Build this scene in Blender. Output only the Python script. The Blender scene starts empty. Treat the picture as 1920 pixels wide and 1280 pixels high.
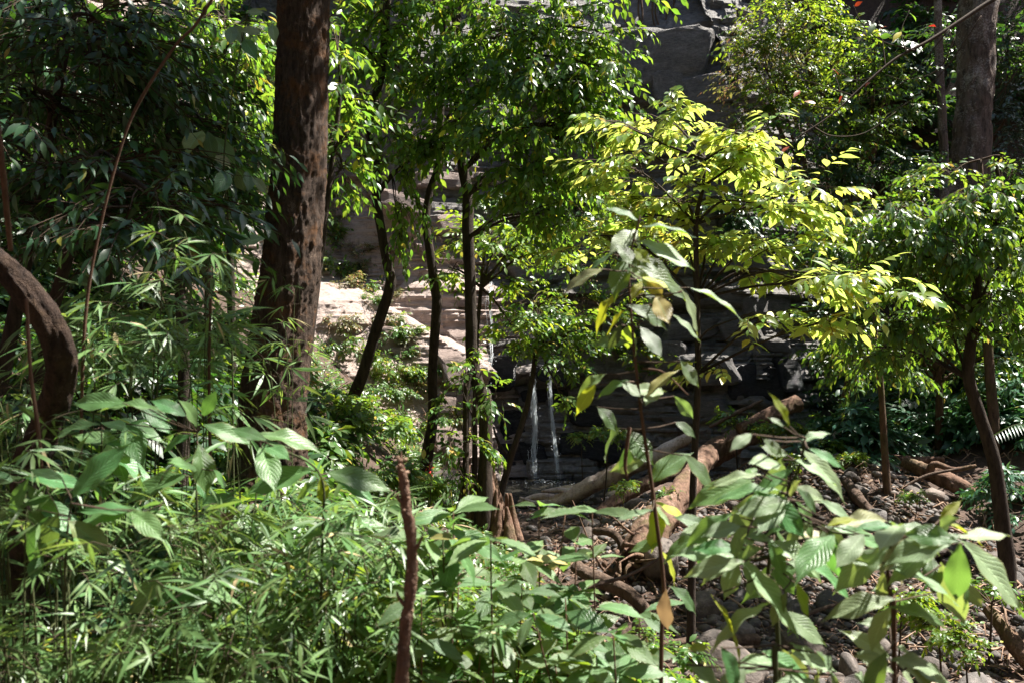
import bpy, math, random
import numpy as np
from mathutils import Matrix, Vector

# ------------------------------------------------------------------ camera, sky, sun, exposure
SC = bpy.context.scene
COL = SC.collection
EYE = 1.6                      # eye height above the foot of the knoll (m)
F = 1600.0                     # focal length in pixels of a 1920 px wide frame (30 mm on 36 mm)
SUN = np.array([0.50, 0.16, 0.85]); SUN = SUN / np.linalg.norm(SUN)   # direction towards the sun

cam_data = bpy.data.cameras.new('camera')
cam_data.lens = 30.0; cam_data.sensor_width = 36.0
cam_data.clip_start = 0.05; cam_data.clip_end = 600.0
cam_data.dof.use_dof = True; cam_data.dof.focus_distance = 10.0; cam_data.dof.aperture_fstop = 5.0
cam = bpy.data.objects.new('camera', cam_data); COL.objects.link(cam)
cam.location = (0, 0, EYE); cam.rotation_euler = (math.radians(90), 0, 0)
SC.camera = cam

world = bpy.data.worlds.new('World'); SC.world = world; world.use_nodes = True
wn = world.node_tree.nodes; wl = world.node_tree.links
sky = wn.new('ShaderNodeTexSky'); sky.sky_type = 'NISHITA'; sky.sun_disc = False
sky.sun_elevation = math.asin(SUN[2]); sky.sun_rotation = math.atan2(SUN[0], SUN[1])
bg = wn['Background']; bg.inputs['Strength'].default_value = 0.052
wl.new(sky.outputs[0], bg.inputs['Color'])

sun_data = bpy.data.lights.new('sun', 'SUN'); sun_data.energy = 5.0; sun_data.angle = math.radians(0.5)
sun_data.color = (1.0, 0.95, 0.87)
sun = bpy.data.objects.new('sun', sun_data); COL.objects.link(sun)
sun.rotation_euler = Vector(SUN).to_track_quat('Z', 'Y').to_euler()
sun.location = (20, 8, 40)

SC.view_settings.view_transform = 'Standard'; SC.view_settings.look = 'None'
SC.view_settings.gamma = 1.0; SC.view_settings.use_curve_mapping = False
SC.view_settings.exposure = 1.98
SC.render.engine = 'CYCLES'
SC.cycles.max_bounces = 7; SC.cycles.diffuse_bounces = 3; SC.cycles.glossy_bounces = 3
SC.cycles.transmission_bounces = 5; SC.cycles.transparent_max_bounces = 8
SC.cycles.use_denoising = True
SC.cycles.sample_clamp_indirect = 6.0

rng = np.random.default_rng(11)
random.seed(11)

# ------------------------------------------------------------------ helpers
def P(px, py, d):
    """a point of the place: seen at pixel (px, py) of the photograph, d metres in front of the viewer"""
    return np.array([(px - 960.0) / F * d, d, EYE - (py - 640.0) / F * d])

def norm(v):
    return v / np.maximum(np.linalg.norm(v, axis=-1, keepdims=True), 1e-9)

_tab = np.random.default_rng(3).random((64, 64, 64)).astype(np.float32)
def noise3(p):
    """value noise, p (...,3) -> 0..1"""
    p = np.asarray(p, dtype=np.float64)
    i = np.floor(p).astype(int); f = p - i; f = f * f * (3 - 2 * f)
    i0 = i & 63; i1 = (i + 1) & 63
    g = lambda a, b, c: _tab[a, b, c]
    x0, y0, z0 = i0[..., 0], i0[..., 1], i0[..., 2]; x1, y1, z1 = i1[..., 0], i1[..., 1], i1[..., 2]
    fx, fy, fz = f[..., 0], f[..., 1], f[..., 2]
    a = g(x0, y0, z0) * (1 - fx) + g(x1, y0, z0) * fx
    b = g(x0, y1, z0) * (1 - fx) + g(x1, y1, z0) * fx
    c = g(x0, y0, z1) * (1 - fx) + g(x1, y0, z1) * fx
    d = g(x0, y1, z1) * (1 - fx) + g(x1, y1, z1) * fx
    return (a * (1 - fy) + b * fy) * (1 - fz) + (c * (1 - fy) + d * fy) * fz
def fbm(p, o=4):
    p = np.asarray(p, dtype=np.float64); s = 0; a = 0.5; t = 0
    for k in range(o):
        s = s + a * noise3(p * 2 ** k + 17.3 * k); t += a; a *= 0.5
    return s / t - 0.5
def P3(x, y, z): return np.stack(np.broadcast_arrays(x, y, z), -1)

def mesh_np(name, V, quads=None, tris=None, mat=None, uv=None, smooth=True):
    """V (n,3), quads (m,4), tris (k,3), uv (n,2) per vertex -> mesh datablock"""
    me = bpy.data.meshes.new(name)
    V = np.ascontiguousarray(V, dtype=np.float32)
    q = np.zeros((0, 4), np.int32) if quads is None else np.asarray(quads, np.int32)
    t = np.zeros((0, 3), np.int32) if tris is None else np.asarray(tris, np.int32)
    loops = np.concatenate([q.ravel(), t.ravel()]).astype(np.int32)
    starts = np.concatenate([np.arange(len(q)) * 4, len(q) * 4 + np.arange(len(t)) * 3]).astype(np.int32)
    me.vertices.add(len(V)); me.vertices.foreach_set('co', V.ravel())
    me.loops.add(len(loops)); me.loops.foreach_set('vertex_index', loops)
    me.polygons.add(len(starts)); me.polygons.foreach_set('loop_start', starts)
    if uv is not None:
        ul = me.uv_layers.new(name='UVMap')
        ul.data.foreach_set('uv', np.asarray(uv, np.float32)[loops].ravel())
    me.update(calc_edges=True)
    me.polygons.foreach_set('use_smooth', np.full(len(starts), smooth))
    if mat: me.materials.append(mat)
    return me

def link(name, data, parent=None, loc=None):
    o = bpy.data.objects.new(name, data); COL.objects.link(o)
    if parent is not None: o.parent = parent
    if loc is not None: o.location = [float(c) for c in loc]
    return o
def tag(o, label=None, cat=None, group=None, kind=None):
    if label: o['label'] = label
    if cat: o['category'] = cat
    if group: o['group'] = group
    if kind: o['kind'] = kind
    return o
def thing(name, label, cat, base, group=None):
    o = link(name, None, None, base); o.empty_display_size = 0.2
    return tag(o, label, cat, group)
def base_of(o): return np.array(o.location)

def catmull(pts, n):
    pts = np.asarray(pts, float)
    if len(pts) == 2: pts = np.array([pts[0], (pts[0] + pts[1]) / 2, pts[1]])
    p = np.vstack([2 * pts[0] - pts[1], pts, 2 * pts[-1] - pts[-2]])
    m = len(pts) - 1; u = np.linspace(0, m, n); i = np.minimum(u.astype(int), m - 1); t = (u - i)[:, None]
    a, b, c, d = p[i], p[i + 1], p[i + 2], p[i + 3]
    return 0.5 * (2 * b + (c - a) * t + (2 * a - 5 * b + 4 * c - d) * t ** 2 + (3 * b - a - 3 * c + d) * t ** 3)

def tube(pts, rad, rings=12, sides=8, bump=0.0, bscale=8.0, stretch=0.35, knots=None, cap=True, lobes=None):
    """a tapered tube along pts with radii rad; bump = relative bark relief"""
    c = catmull(pts, rings); m = len(rad)
    r = np.interp(np.linspace(0, m - 1, rings), np.arange(m), rad)
    tan = norm(np.gradient(c, axis=0))
    ref = np.array([0.31, 0.87, 0.12]) if abs(tan[0] @ np.array([0.31, 0.87, 0.12])) < 0.8 else np.array([1.0, 0, 0])
    s = norm(np.cross(tan, ref)); u = np.cross(tan, s)
    a = np.linspace(0, 2 * np.pi, sides, endpoint=False)
    ring = s[:, None, :] * np.cos(a)[None, :, None] + u[:, None, :] * np.sin(a)[None, :, None]
    rr = np.repeat(r[:, None], sides, 1)
    if lobes is not None:
        k, amp = lobes; t = np.linspace(0, 1, rings)[:, None]
        rr = rr * (1 + amp * (t ** 3) * np.cos(k * a[None, :] + 1.0))
    if bump:
        arc = np.concatenate([[0], np.cumsum(np.linalg.norm(np.diff(c, axis=0), axis=1))])
        q = P3(np.cos(a)[None, :] * r.mean() * bscale, np.sin(a)[None, :] * r.mean() * bscale, arc[:, None] * bscale * stretch)
        q = q + c[0] * 3.1
        rr = rr * (1 + bump * (fbm(q, 4) * 1.6 + 0.5 * (np.abs(fbm(q * 2.3 + 9, 3)) * 2 - 0.3)))
        c = c + (fbm(P3(arc * 1.3, arc * 0, arc * 0 + 5), 2)[:, None] * ring[:, 0] * r[:, None] * 0.5)
    V = c[:, None, :] + ring * rr[..., None]
    idx = np.arange(rings * sides).reshape(rings, sides); nx = np.roll(idx, -1, 1)
    Q = np.stack([idx[:-1], nx[:-1], nx[1:], idx[1:]], -1).reshape(-1, 4)
    V = V.reshape(-1, 3); T = np.zeros((0, 3), int)
    if cap:
        V = np.vstack([V, c[0] - tan[0] * r[0] * 0.15, c[-1] + tan[-1] * r[-1] * 0.3])
        k0, k1 = len(V) - 2, len(V) - 1
        T = np.vstack([np.stack([nx[0], idx[0], np.full(sides, k0)], -1), np.stack([idx[-1], nx[-1], np.full(sides, k1)], -1)])
    return V, Q, T

def join(parts):
    V, Q, T, o = [], [], [], 0
    for v, q, t in parts:
        V.append(v); Q.append(np.asarray(q, int).reshape(-1, 4) + o); T.append(np.asarray(t, int).reshape(-1, 3) + o); o += len(v)
    return np.vstack(V), np.vstack(Q), np.vstack(T)

def tube_obj(name, parent, pts, rad, mat, under=None, **kw):
    b = base_of(parent) if parent is not None else np.asarray(pts[0], float)
    V, Q, T = tube(np.asarray(pts, float), rad, **kw)
    o = link(name, mesh_np(name, V - b, Q, T, mat), under or parent, None if parent is not None else b)
    return o

def batch_tubes(C, r0, r1, sides=3):
    """C (N,m,3) polylines -> one joined set of thin tubes"""
    N, m, _ = C.shape
    tan = norm(C[:, -1] - C[:, 0]); s = norm(np.cross(tan, np.array([0.3, 0.5, 0.81]))); u = np.cross(tan, s)
    a = np.linspace(0, 2 * np.pi, sides, endpoint=False)
    ring = s[:, None, :] * np.cos(a)[None, :, None] + u[:, None, :] * np.sin(a)[None, :, None]
    t = np.linspace(0, 1, m)
    r = (np.asarray(r0).reshape(-1, 1) * (1 - t) + np.asarray(r1).reshape(-1, 1) * t)
    r = np.broadcast_to(r, (N, m))
    V = C[:, :, None, :] + ring[:, None] * r[:, :, None, None]
    idx = np.arange(N * m * sides).reshape(N, m, sides); nx = np.roll(idx, -1, 2)
    Q = np.stack([idx[:, :-1], nx[:, :-1], nx[:, 1:], idx[:, 1:]], -1).reshape(-1, 4)
    return V.reshape(-1, 3), Q, np.zeros((0, 3), int)

LANDMARKS = [('the bent trunk', 110, 650), ('the big trunk', 530, 450), ('the big trunk foot', 510, 850), ('the dead stick', 760, 1050), ('the S bent trunk', 705, 450), ('the kinked trunk', 810, 600), ('the waterfall', 1020, 800),
    ('the pale log', 1110, 915), ('the yellow tree crown', 1350, 350), ('the sapling top', 1190, 480), ('the leaning dark trunk', 1840, 800), ('the grey trunk', 1820, 200), ('the reddish sapling', 1655, 800), ('the mossy log', 1450, 780),
    ('the root mass', 1230, 980), ('the pinkish stump', 1575, 805), ('the upper left corner', 0, 0), ('the lower left corner', 0, 1280), ('the lower right corner', 1920, 1280), ('the upper right corner', 1920, 0), ('the cliff top rocks', 1260, 150)]
_said = {}
def where(desc, p):
    """a label that says which one: the thing, and where it stands next to something one can find"""
    px = 960 + p[0] / max(p[1], 0.1) * F; py = 640 - (p[2] - EYE) / max(p[1], 0.1) * F
    best = sorted(LANDMARKS, key=lambda l: math.hypot(px - l[1], py - l[2]))
    for dist in ('just', '', 'well'):
        for n_, lx, ly in best[:3]:
            dx, dy = px - lx, py - ly
            rel = ('right of' if dx > 0 else 'left of') if abs(dx) > abs(dy) else ('below' if dy > 0 else 'above')
            lab = ' '.join(f'{desc} {dist} {rel} {n_}'.split())
            if lab not in _said: _said[lab] = 1; return lab
    for w in ('lower', 'upper', 'smaller', 'larger', 'nearer', 'farther'):
        for n_, lx, ly in best[:4]:
            rel = ('right of' if px > lx else 'left of'); lab = f'{w} {desc} {rel} {n_}'
            if lab not in _said: _said[lab] = 1; return lab
    return lab

# ------------------------------------------------------------------ materials
def nodes_of(name):
    m = bpy.data.materials.new(name); m.use_nodes = True
    return m, m.node_tree.nodes, m.node_tree.links, m.node_tree.nodes['Principled BSDF']
def ramp(N, stops, interp='LINEAR'):
    r = N.new('ShaderNodeValToRGB'); e = r.color_ramp.elements; r.color_ramp.interpolation = interp
    while len(e) < len(stops): e.new(0.5)
    for k, (p, c) in enumerate(stops):
        e[k].position = p; e[k].color = (c[0], c[1], c[2], 1) if not isinstance(c, float) else (c, c, c, 1)
    return r
def coords(N, L, scale=(1, 1, 1), out='Object'):
    tc = N.new('ShaderNodeTexCoord'); mp = N.new('ShaderNodeMapping'); mp.inputs['Scale'].default_value = scale
    L.new(tc.outputs[out], mp.inputs['Vector']); return mp.outputs['Vector']
def noise(N, L, vec, scale, detail=4, rough=0.6, dist=0.0):
    n = N.new('ShaderNodeTexNoise'); n.inputs['Scale'].default_value = scale; n.inputs['Detail'].default_value = detail
    n.inputs['Roughness'].default_value = rough; n.inputs['Distortion'].default_value = dist
    L.new(vec, n.inputs['Vector']); return n.outputs['Fac']
def mix(N, L, fac, a, b, mode='MIX'):
    m = N.new('ShaderNodeMix'); m.data_type = 'RGBA'; m.blend_type = mode
    for s, v in ((m.inputs[0], fac), (m.inputs[6], a), (m.inputs[7], b)):
        if hasattr(v, 'links'): L.new(v, s)
        elif isinstance(v, (int, float)): s.default_value = v
        else: s.default_value = (*v[:3], 1)
    return m.outputs[2]
def mathn(N, L, op, a, b=None, clamp=False):
    m = N.new('ShaderNodeMath'); m.operation = op; m.use_clamp = clamp
    for s, v in ((m.inputs[0], a), (m.inputs[1], b)):
        if v is None: continue
        if hasattr(v, 'links'): L.new(v, s)
        else: s.default_value = v
    return m.outputs[0]
def bump(N, L, bsdf, h, strength, dist=0.02):
    b = N.new('ShaderNodeBump'); b.inputs['Strength'].default_value = strength; b.inputs['Distance'].default_value = dist
    L.new(h, b.inputs['Height']); L.new(b.outputs['Normal'], bsdf.inputs['Normal']); return b

def leaf_mat(name, base, thru, rough=0.4, tfac=0.35, odd=((0.55, 0.45, 0.05), 0.03), veins=0.0, valvar=0.45, huevar=0.05, spec=0.5, back=None):
    m, N, L, B = nodes_of(name)
    geo = N.new('ShaderNodeNewGeometry'); oi = N.new('ShaderNodeObjectInfo')
    r = mathn(N, L, 'FRACT', mathn(N, L, 'ADD', geo.outputs['Random Per Island'], oi.outputs['Random']))
    r2 = mathn(N, L, 'FRACT', mathn(N, L, 'MULTIPLY', r, 37.17))
    r3 = mathn(N, L, 'FRACT', mathn(N, L, 'MULTIPLY', r, 91.7))
    val = mathn(N, L, 'ADD', mathn(N, L, 'MULTIPLY', r, valvar), 1 - valvar * 0.5)
    hue = mathn(N, L, 'ADD', mathn(N, L, 'MULTIPLY', r2, huevar), 0.5 - huevar * 0.5)
    isodd = mathn(N, L, 'GREATER_THAN', r3, 1 - odd[1])
    def vary(col):
        h = N.new('ShaderNodeHueSaturation'); L.new(hue, h.inputs['Hue']); L.new(val, h.inputs['Value'])
        if hasattr(col, 'links'): L.new(col, h.inputs['Color'])
        else: h.inputs['Color'].default_value = (*col, 1)
        return h.outputs['Color']
    bcol = mix(N, L, isodd, base, odd[0]); tcol = mix(N, L, isodd, thru, [c * 1.2 for c in odd[0]])
    if veins:
        uv = N.new('ShaderNodeUVMap'); sp = N.new('ShaderNodeSeparateXYZ'); L.new(uv.outputs['UV'], sp.inputs[0])
        au = mathn(N, L, 'ABSOLUTE', mathn(N, L, 'SUBTRACT', sp.outputs[0], 0.5))
        rib = mathn(N, L, 'LESS_THAN', au, 0.022)
        ph = mathn(N, L, 'SUBTRACT', mathn(N, L, 'MULTIPLY', sp.outputs[1], 62.0), mathn(N, L, 'MULTIPLY', au, 48.0))
        vs = mathn(N, L, 'POWER', mathn(N, L, 'ADD', mathn(N, L, 'MULTIPLY', mathn(N, L, 'SINE', ph), 0.5), 0.5), 9.0)
        vm = mathn(N, L, 'MAXIMUM', rib, mathn(N, L, 'MULTIPLY', vs, 0.55))
        bcol = mix(N, L, mathn(N, L, 'MULTIPLY', vm, veins), bcol, [min(1, c * 1.9 + 0.05) for c in base])
        wn_ = noise(N, L, coords(N, L), 60.0, 3)
        blot = noise(N, L, coords(N, L), 22.0, 4, 0.7)
        rp = ramp(N, [(0.6, 0.0), (0.72, 1.0)]); L.new(blot, rp.inputs[0])
        bcol = mix(N, L, mathn(N, L, 'MULTIPLY', rp.outputs[0], 0.4), bcol, [base[0] * 1.5 + 0.04, base[1] * 0.95, base[2] * 0.7])
        sp2 = N.new('ShaderNodeTexVoronoi'); sp2.inputs['Scale'].default_value = 9.0; sc_ = N.new('ShaderNodeVectorMath'); sc_.operation = 'ADD'
        L.new(uv.outputs['UV'], sc_.inputs[0]); cb = N.new('ShaderNodeCombineXYZ'); L.new(mathn(N, L, 'MULTIPLY', r, 40.0), cb.inputs[0]); L.new(cb.outputs[0], sc_.inputs[1]); L.new(sc_.outputs[0], sp2.inputs['Vector'])
        spot = mathn(N, L, 'LESS_THAN', sp2.outputs['Distance'], mathn(N, L, 'MULTIPLY', r2, 0.16))
        bcol = mix(N, L, mathn(N, L, 'MULTIPLY', spot, 0.85), bcol, (0.10, 0.065, 0.03))
        edge = ramp(N, [(0.44, 0.0), (0.5, 1.0)]); L.new(mathn(N, L, 'ADD', au, mathn(N, L, 'MULTIPLY', mathn(N, L, 'SUBTRACT', blot, 0.5), 0.2)), edge.inputs[0])
        bcol = mix(N, L, mathn(N, L, 'MULTIPLY', edge.outputs[0], mathn(N, L, 'MULTIPLY', r3, 0.8)), bcol, (0.22, 0.17, 0.06))
        bump(N, L, B, mathn(N, L, 'ADD', mathn(N, L, 'MULTIPLY', vs, -0.7), mathn(N, L, 'MULTIPLY', wn_, 0.35)), 0.55, 0.004)
    bcol = vary(bcol); tcol = vary(tcol)
    if back:
        bcol = mix(N, L, geo.outputs['Backfacing'], bcol, back)
    L.new(bcol, B.inputs['Base Color']); B.inputs['Roughness'].default_value = rough
    B.inputs['Specular IOR Level'].default_value = spec
    tr = N.new('ShaderNodeBsdfTranslucent'); L.new(tcol, tr.inputs['Color'])
    mx = N.new('ShaderNodeMixShader'); mx.inputs[0].default_value = tfac
    L.new(B.outputs[0], mx.inputs[1]); L.new(tr.outputs[0], mx.inputs[2])
    L.new(mx.outputs[0], N['Material Output'].inputs['Surface'])
    return m

def bark_mat(name, dark, mid, pale, scale=6.0, pale_at=0.62, bstr=0.8, moss=None, rough=0.9):
    m, N, L, B = nodes_of(name)
    v = coords(N, L, (1, 1, 0.28)); v1 = coords(N, L)
    n1 = noise(N, L, v, scale * 2.2, 6, 0.72); n2 = noise(N, L, v1, scale * 0.45, 4); n3 = noise(N, L, v1, scale * 7, 3)
    r1 = ramp(N, [(0.32, dark), (0.58, mid)]); L.new(n1, r1.inputs[0])
    r2 = ramp(N, [(pale_at, 0.0), (pale_at + 0.14, 1.0)])
    L.new(mathn(N, L, 'ADD', mathn(N, L, 'MULTIPLY', n2, 0.6), mathn(N, L, 'MULTIPLY', n3, 0.4)), r2.inputs[0])
    c = mix(N, L, r2.outputs[0], r1.outputs[0], pale)
    if moss:
        n4 = noise(N, L, v1, scale * 0.3, 5, 0.7); r4 = ramp(N, [(0.5, 0.0), (0.66, 1.0)]); L.new(n4, r4.inputs[0])
        c = mix(N, L, mathn(N, L, 'MULTIPLY', r4.outputs[0], 0.8), c, moss)
    L.new(c, B.inputs['Base Color']); B.inputs['Roughness'].default_value = rough
    B.inputs['Specular IOR Level'].default_value = 0.2
    bump(N, L, B, mathn(N, L, 'ADD', n1, mathn(N, L, 'MULTIPLY', n3, 0.4)), bstr, 0.03)
    return m

M = {}
M['bark_red'] = bark_mat('bark_red', (0.018, 0.012, 0.009), (0.088, 0.060, 0.045), (0.24, 0.175, 0.135), 22.0, 0.56, 1.0, (0.15, 0.07, 0.028))
M['bark_bent'] = bark_mat('bark_bent', (0.014, 0.009, 0.007), (0.062, 0.040, 0.030), (0.17, 0.115, 0.085), 26.0, 0.58, 1.0, (0.09, 0.055, 0.03))
M['bark_dark'] = bark_mat('bark_dark', (0.016, 0.012, 0.009), (0.055, 0.041, 0.032), (0.15, 0.125, 0.105), 9.0, 0.66, 0.7)
M['bark_grey'] = bark_mat('bark_grey', (0.03, 0.022, 0.018), (0.14, 0.10, 0.08), (0.34, 0.30, 0.27), 5.0, 0.5, 1.0)
M['bark_brown'] = bark_mat('bark_brown', (0.03, 0.02, 0.014), (0.12, 0.075, 0.05), (0.22, 0.16, 0.12), 8.0, 0.6, 0.8, (0.07, 0.075, 0.02))
M['twig'] = bark_mat('twig', (0.03, 0.02, 0.014), (0.075, 0.052, 0.036), (0.13, 0.10, 0.075), 14.0, 0.62, 0.2)
M['stem_red'] = bark_mat('stem_red', (0.04, 0.022, 0.014), (0.10, 0.056, 0.036), (0.16, 0.11, 0.07), 30.0, 0.62, 0.2)
M['stem_green'] = bark_mat('stem_green', (0.03, 0.036, 0.014), (0.06, 0.07, 0.028), (0.11, 0.11, 0.055), 30.0, 0.62, 0.2)
M['dry_twig'] = bark_mat('dry_twig', (0.16, 0.10, 0.07), (0.30, 0.20, 0.14), (0.42, 0.32, 0.24), 20.0, 0.62, 0.3)
M['log_pale'] = bark_mat('log_pale', (0.24, 0.165, 0.13), (0.55, 0.43, 0.37), (0.68, 0.58, 0.52), 6.0, 0.5, 0.7)
M['log_brown'] = bark_mat('log_brown', (0.04, 0.023, 0.016), (0.185, 0.112, 0.078), (0.36, 0.26, 0.205), 7.0, 0.55, 1.0, (0.10, 0.08, 0.035))
M['log_dark'] = bark_mat('log_dark', (0.03, 0.02, 0.015), (0.11, 0.075, 0.055), (0.22, 0.17, 0.14), 6.0, 0.6, 0.8)
M['cut_wood'] = bark_mat('cut_wood', (0.30, 0.17, 0.11), (0.48, 0.31, 0.22), (0.55, 0.42, 0.34), 5.0, 0.55, 0.3)

# leaves: reflected colour and the colour of light passing through
LM = {}
LM['yellow'] = leaf_mat('leaf_yellow', (0.11, 0.185, 0.04), (0.60, 0.70, 0.13), 0.36, 0.52, ((0.5, 0.45, 0.06), 0.05), valvar=0.7, huevar=0.07)
LM['canopy'] = leaf_mat('leaf_canopy', (0.045, 0.100, 0.022), (0.26, 0.44, 0.035), 0.36, 0.44, ((0.45, 0.42, 0.04), 0.04), valvar=0.6)
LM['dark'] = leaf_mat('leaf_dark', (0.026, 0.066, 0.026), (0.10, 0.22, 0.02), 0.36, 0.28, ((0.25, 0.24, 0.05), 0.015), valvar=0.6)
LM['blue'] = leaf_mat('leaf_blue', (0.040, 0.110, 0.058), (0.10, 0.26, 0.05), 0.40, 0.26, ((0.2, 0.22, 0.05), 0.01), valvar=0.6)  # bluish tone of shaded foliage put into the leaf colour
LM['mid'] = leaf_mat('leaf_mid', (0.060, 0.125, 0.030), (0.26, 0.42, 0.03), 0.38, 0.36, ((0.4, 0.32, 0.06), 0.03), valvar=0.6)
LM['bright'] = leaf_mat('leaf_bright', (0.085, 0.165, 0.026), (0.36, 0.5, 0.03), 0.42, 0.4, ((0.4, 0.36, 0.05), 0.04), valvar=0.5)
LM['olive'] = leaf_mat('leaf_olive', (0.13, 0.135, 0.06), (0.30, 0.30, 0.06), 0.5, 0.32, ((0.36, 0.2, 0.10), 0.14), valvar=0.6)
LM['bamboo'] = leaf_mat('leaf_bamboo', (0.100, 0.178, 0.060), (0.27, 0.42, 0.07), 0.42, 0.32, ((0.45, 0.36, 0.2), 0.025), valvar=0.6)
LM['broad'] = leaf_mat('leaf_broad', (0.080, 0.172, 0.060), (0.24, 0.44, 0.06), 0.38, 0.30, ((0.2, 0.26, 0.08), 0.03), veins=0.8, valvar=0.4)
LM['pale'] = leaf_mat('leaf_pale', (0.19, 0.265, 0.145), (0.36, 0.48, 0.09), 0.42, 0.30, ((0.30, 0.28, 0.14), 0.08), veins=0.75, valvar=0.45, back=(0.22, 0.28, 0.16))
LM['sapling'] = leaf_mat('leaf_sapling', (0.075, 0.130, 0.058), (0.34, 0.48, 0.03), 0.44, 0.36, ((0.5, 0.45, 0.05), 0.0), veins=0.7, valvar=0.45)
LM['sick'] = leaf_mat('leaf_sick', (0.27, 0.33, 0.03), (0.50, 0.58, 0.03), 0.5, 0.45, ((0.4, 0.3, 0.05), 0.1), veins=0.6)
LM['shrub'] = leaf_mat('leaf_shrub', (0.082, 0.145, 0.056), (0.24, 0.40, 0.06), 0.40, 0.30, ((0.3, 0.26, 0.09), 0.04), veins=0.7, valvar=0.9)
LM['red'] = leaf_mat('leaf_red', (0.22, 0.02, 0.012), (0.45, 0.03, 0.015), 0.4, 0.4, ((0.3, 0.1, 0.03), 0.2))
LM['dead'] = leaf_mat('leaf_dead', (0.21, 0.125, 0.085), (0.32, 0.18, 0.09), 0.7, 0.25, ((0.34, 0.24, 0.16), 0.3), valvar=0.8)
LM['silver'] = leaf_mat('leaf_silver', (0.055, 0.085, 0.065), (0.08, 0.14, 0.05), 0.30, 0.22, ((0.2, 0.2, 0.1), 0.02), valvar=0.6)

# ------------------------------------------------------------------ leaves
def leaf_template(rows, cols, ratio, belly=0.42, tip=1.3, fold=0.25, curl=0.18, wave=0.0, teeth=0, stalk=0.06, seed=0):
    """leaf along +y (0..1), width 1/ratio, normal +z; returns V, Q, T, UV"""
    r = np.random.default_rng(seed)
    v = np.linspace(0, 1, rows + 1)[1:-1]
    p = math.log(0.5) / math.log(belly)
    w = np.sin(np.pi * v ** p) ** (0.7 + 1.05 * v ** 2 * tip)
    w = w / w.max() * 0.5 / ratio
    if teeth: w = w * (1 + 0.07 * np.where(np.arange(len(v)) % 2 == 0, 1, -1))
    u = np.linspace(-1, 1, cols)
    X = u[None, :] * w[:, None]; Y = np.repeat((stalk + v * (1 - stalk))[:, None], cols, 1)
    Z = fold * np.abs(X) - curl * (Y ** 2) + wave * np.sin(v * 15 + r.random() * 6)[:, None] * np.abs(u)[None, :] ** 1.5 / ratio
    Z = Z - 0.35 * fold * (np.abs(u)[None, :] ** 2) * w[:, None]
    Y = Y - 0.12 * np.abs(X)
    V = np.stack([X, Y, Z], -1).reshape(-1, 3)
    V = np.vstack([V, [0, 0, 0], [0, 1.0, -curl]])
    UV = np.stack([np.repeat((u * 0.5 + 0.5)[None, :], len(v), 0), np.repeat(v[:, None], cols, 1)], -1).reshape(-1, 2)
    UV = np.vstack([UV, [0.5, 0], [0.5, 1]])
    idx = np.arange(len(v) * cols).reshape(len(v), cols)
    Q = np.stack([idx[:-1, :-1], idx[:-1, 1:], idx[1:, 1:], idx[1:, :-1]], -1).reshape(-1, 4)
    b, t = len(V) - 2, len(V) - 1
    T = np.vstack([np.stack([np.full(cols - 1, b), idx[0, 1:], idx[0, :-1]], -1), np.stack([idx[-1, :-1], idx[-1, 1:], np.full(cols - 1, t)], -1)])
    return V, Q, T, UV

LT = {
    'far': leaf_template(2, 3, 2.2, 0.5, fold=0.4, curl=0.2),
    'mid': leaf_template(3, 3, 2.3, 0.48, fold=0.35, curl=0.22),
    'acum': leaf_template(5, 3, 2.4, 0.46, fold=0.3, curl=0.22),
    'narrow': leaf_template(3, 3, 8.5, 0.35, fold=0.2, curl=0.22),
    'lance': leaf_template(4, 3, 3.3, 0.44, fold=0.3, curl=0.3),
    'blade': leaf_template(4, 3, 10.0, 0.32, fold=0.25, curl=0.22),
    'big0': leaf_template(14, 7, 2.3, 0.5, fold=0.34, curl=0.24, wave=0.05, seed=1),
    'big1': leaf_template(14, 7, 2.1, 0.55, fold=0.42, curl=0.42, wave=0.07, seed=2),
    'big2': leaf_template(14, 7, 2.6, 0.5, fold=0.28, curl=0.16, wave=0.05, seed=3),
    'tooth': leaf_template(17, 5, 2.5, 0.48, fold=0.3, curl=0.25, wave=0.02, teeth=1, seed=4),
}
_leafmesh = {}
def leaf_mesh(t, mat):
    k = (t, mat)
    if k not in _leafmesh:
        V, Q, T, UV = LT[t]; _leafmesh[k] = mesh_np('leaf', V, Q, T, LM[mat], UV)
    return _leafmesh[k]
def frames(d, n):
    d = norm(d); n = norm(n - d * np.sum(n * d, -1, keepdims=True)); s = np.cross(d, n)
    return np.stack([s, d, n], -1)
def cloud_mesh(name, t, mat, pos, d, n, ln, wid=None):
    V, Q, T, UV = LT[t]; R = frames(d, n); K = len(V); N = len(pos)
    S = np.repeat(ln[:, None], 3, 1)
    if wid is not None: S[:, 0] *= wid
    W = np.einsum('nij,nkj->nki', R, V[None] * S[:, None, :]) + pos[:, None, :]
    off = (np.arange(N) * K)[:, None, None]
    return mesh_np(name, W.reshape(-1, 3), (Q[None] + off).reshape(-1, 4), (T[None] + off).reshape(-1, 3), LM[mat], np.tile(UV, (N, 1)))

def in_frame(p, m=0):
    px = 960 + p[:, 0] / p[:, 1] * F; py = 640 - (p[:, 2] - EYE) / p[:, 1] * F
    return (p[:, 1] > 0.3) & (px > -m) & (px < 1920 + m) & (py > -m) & (py < 1280 + m)

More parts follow.
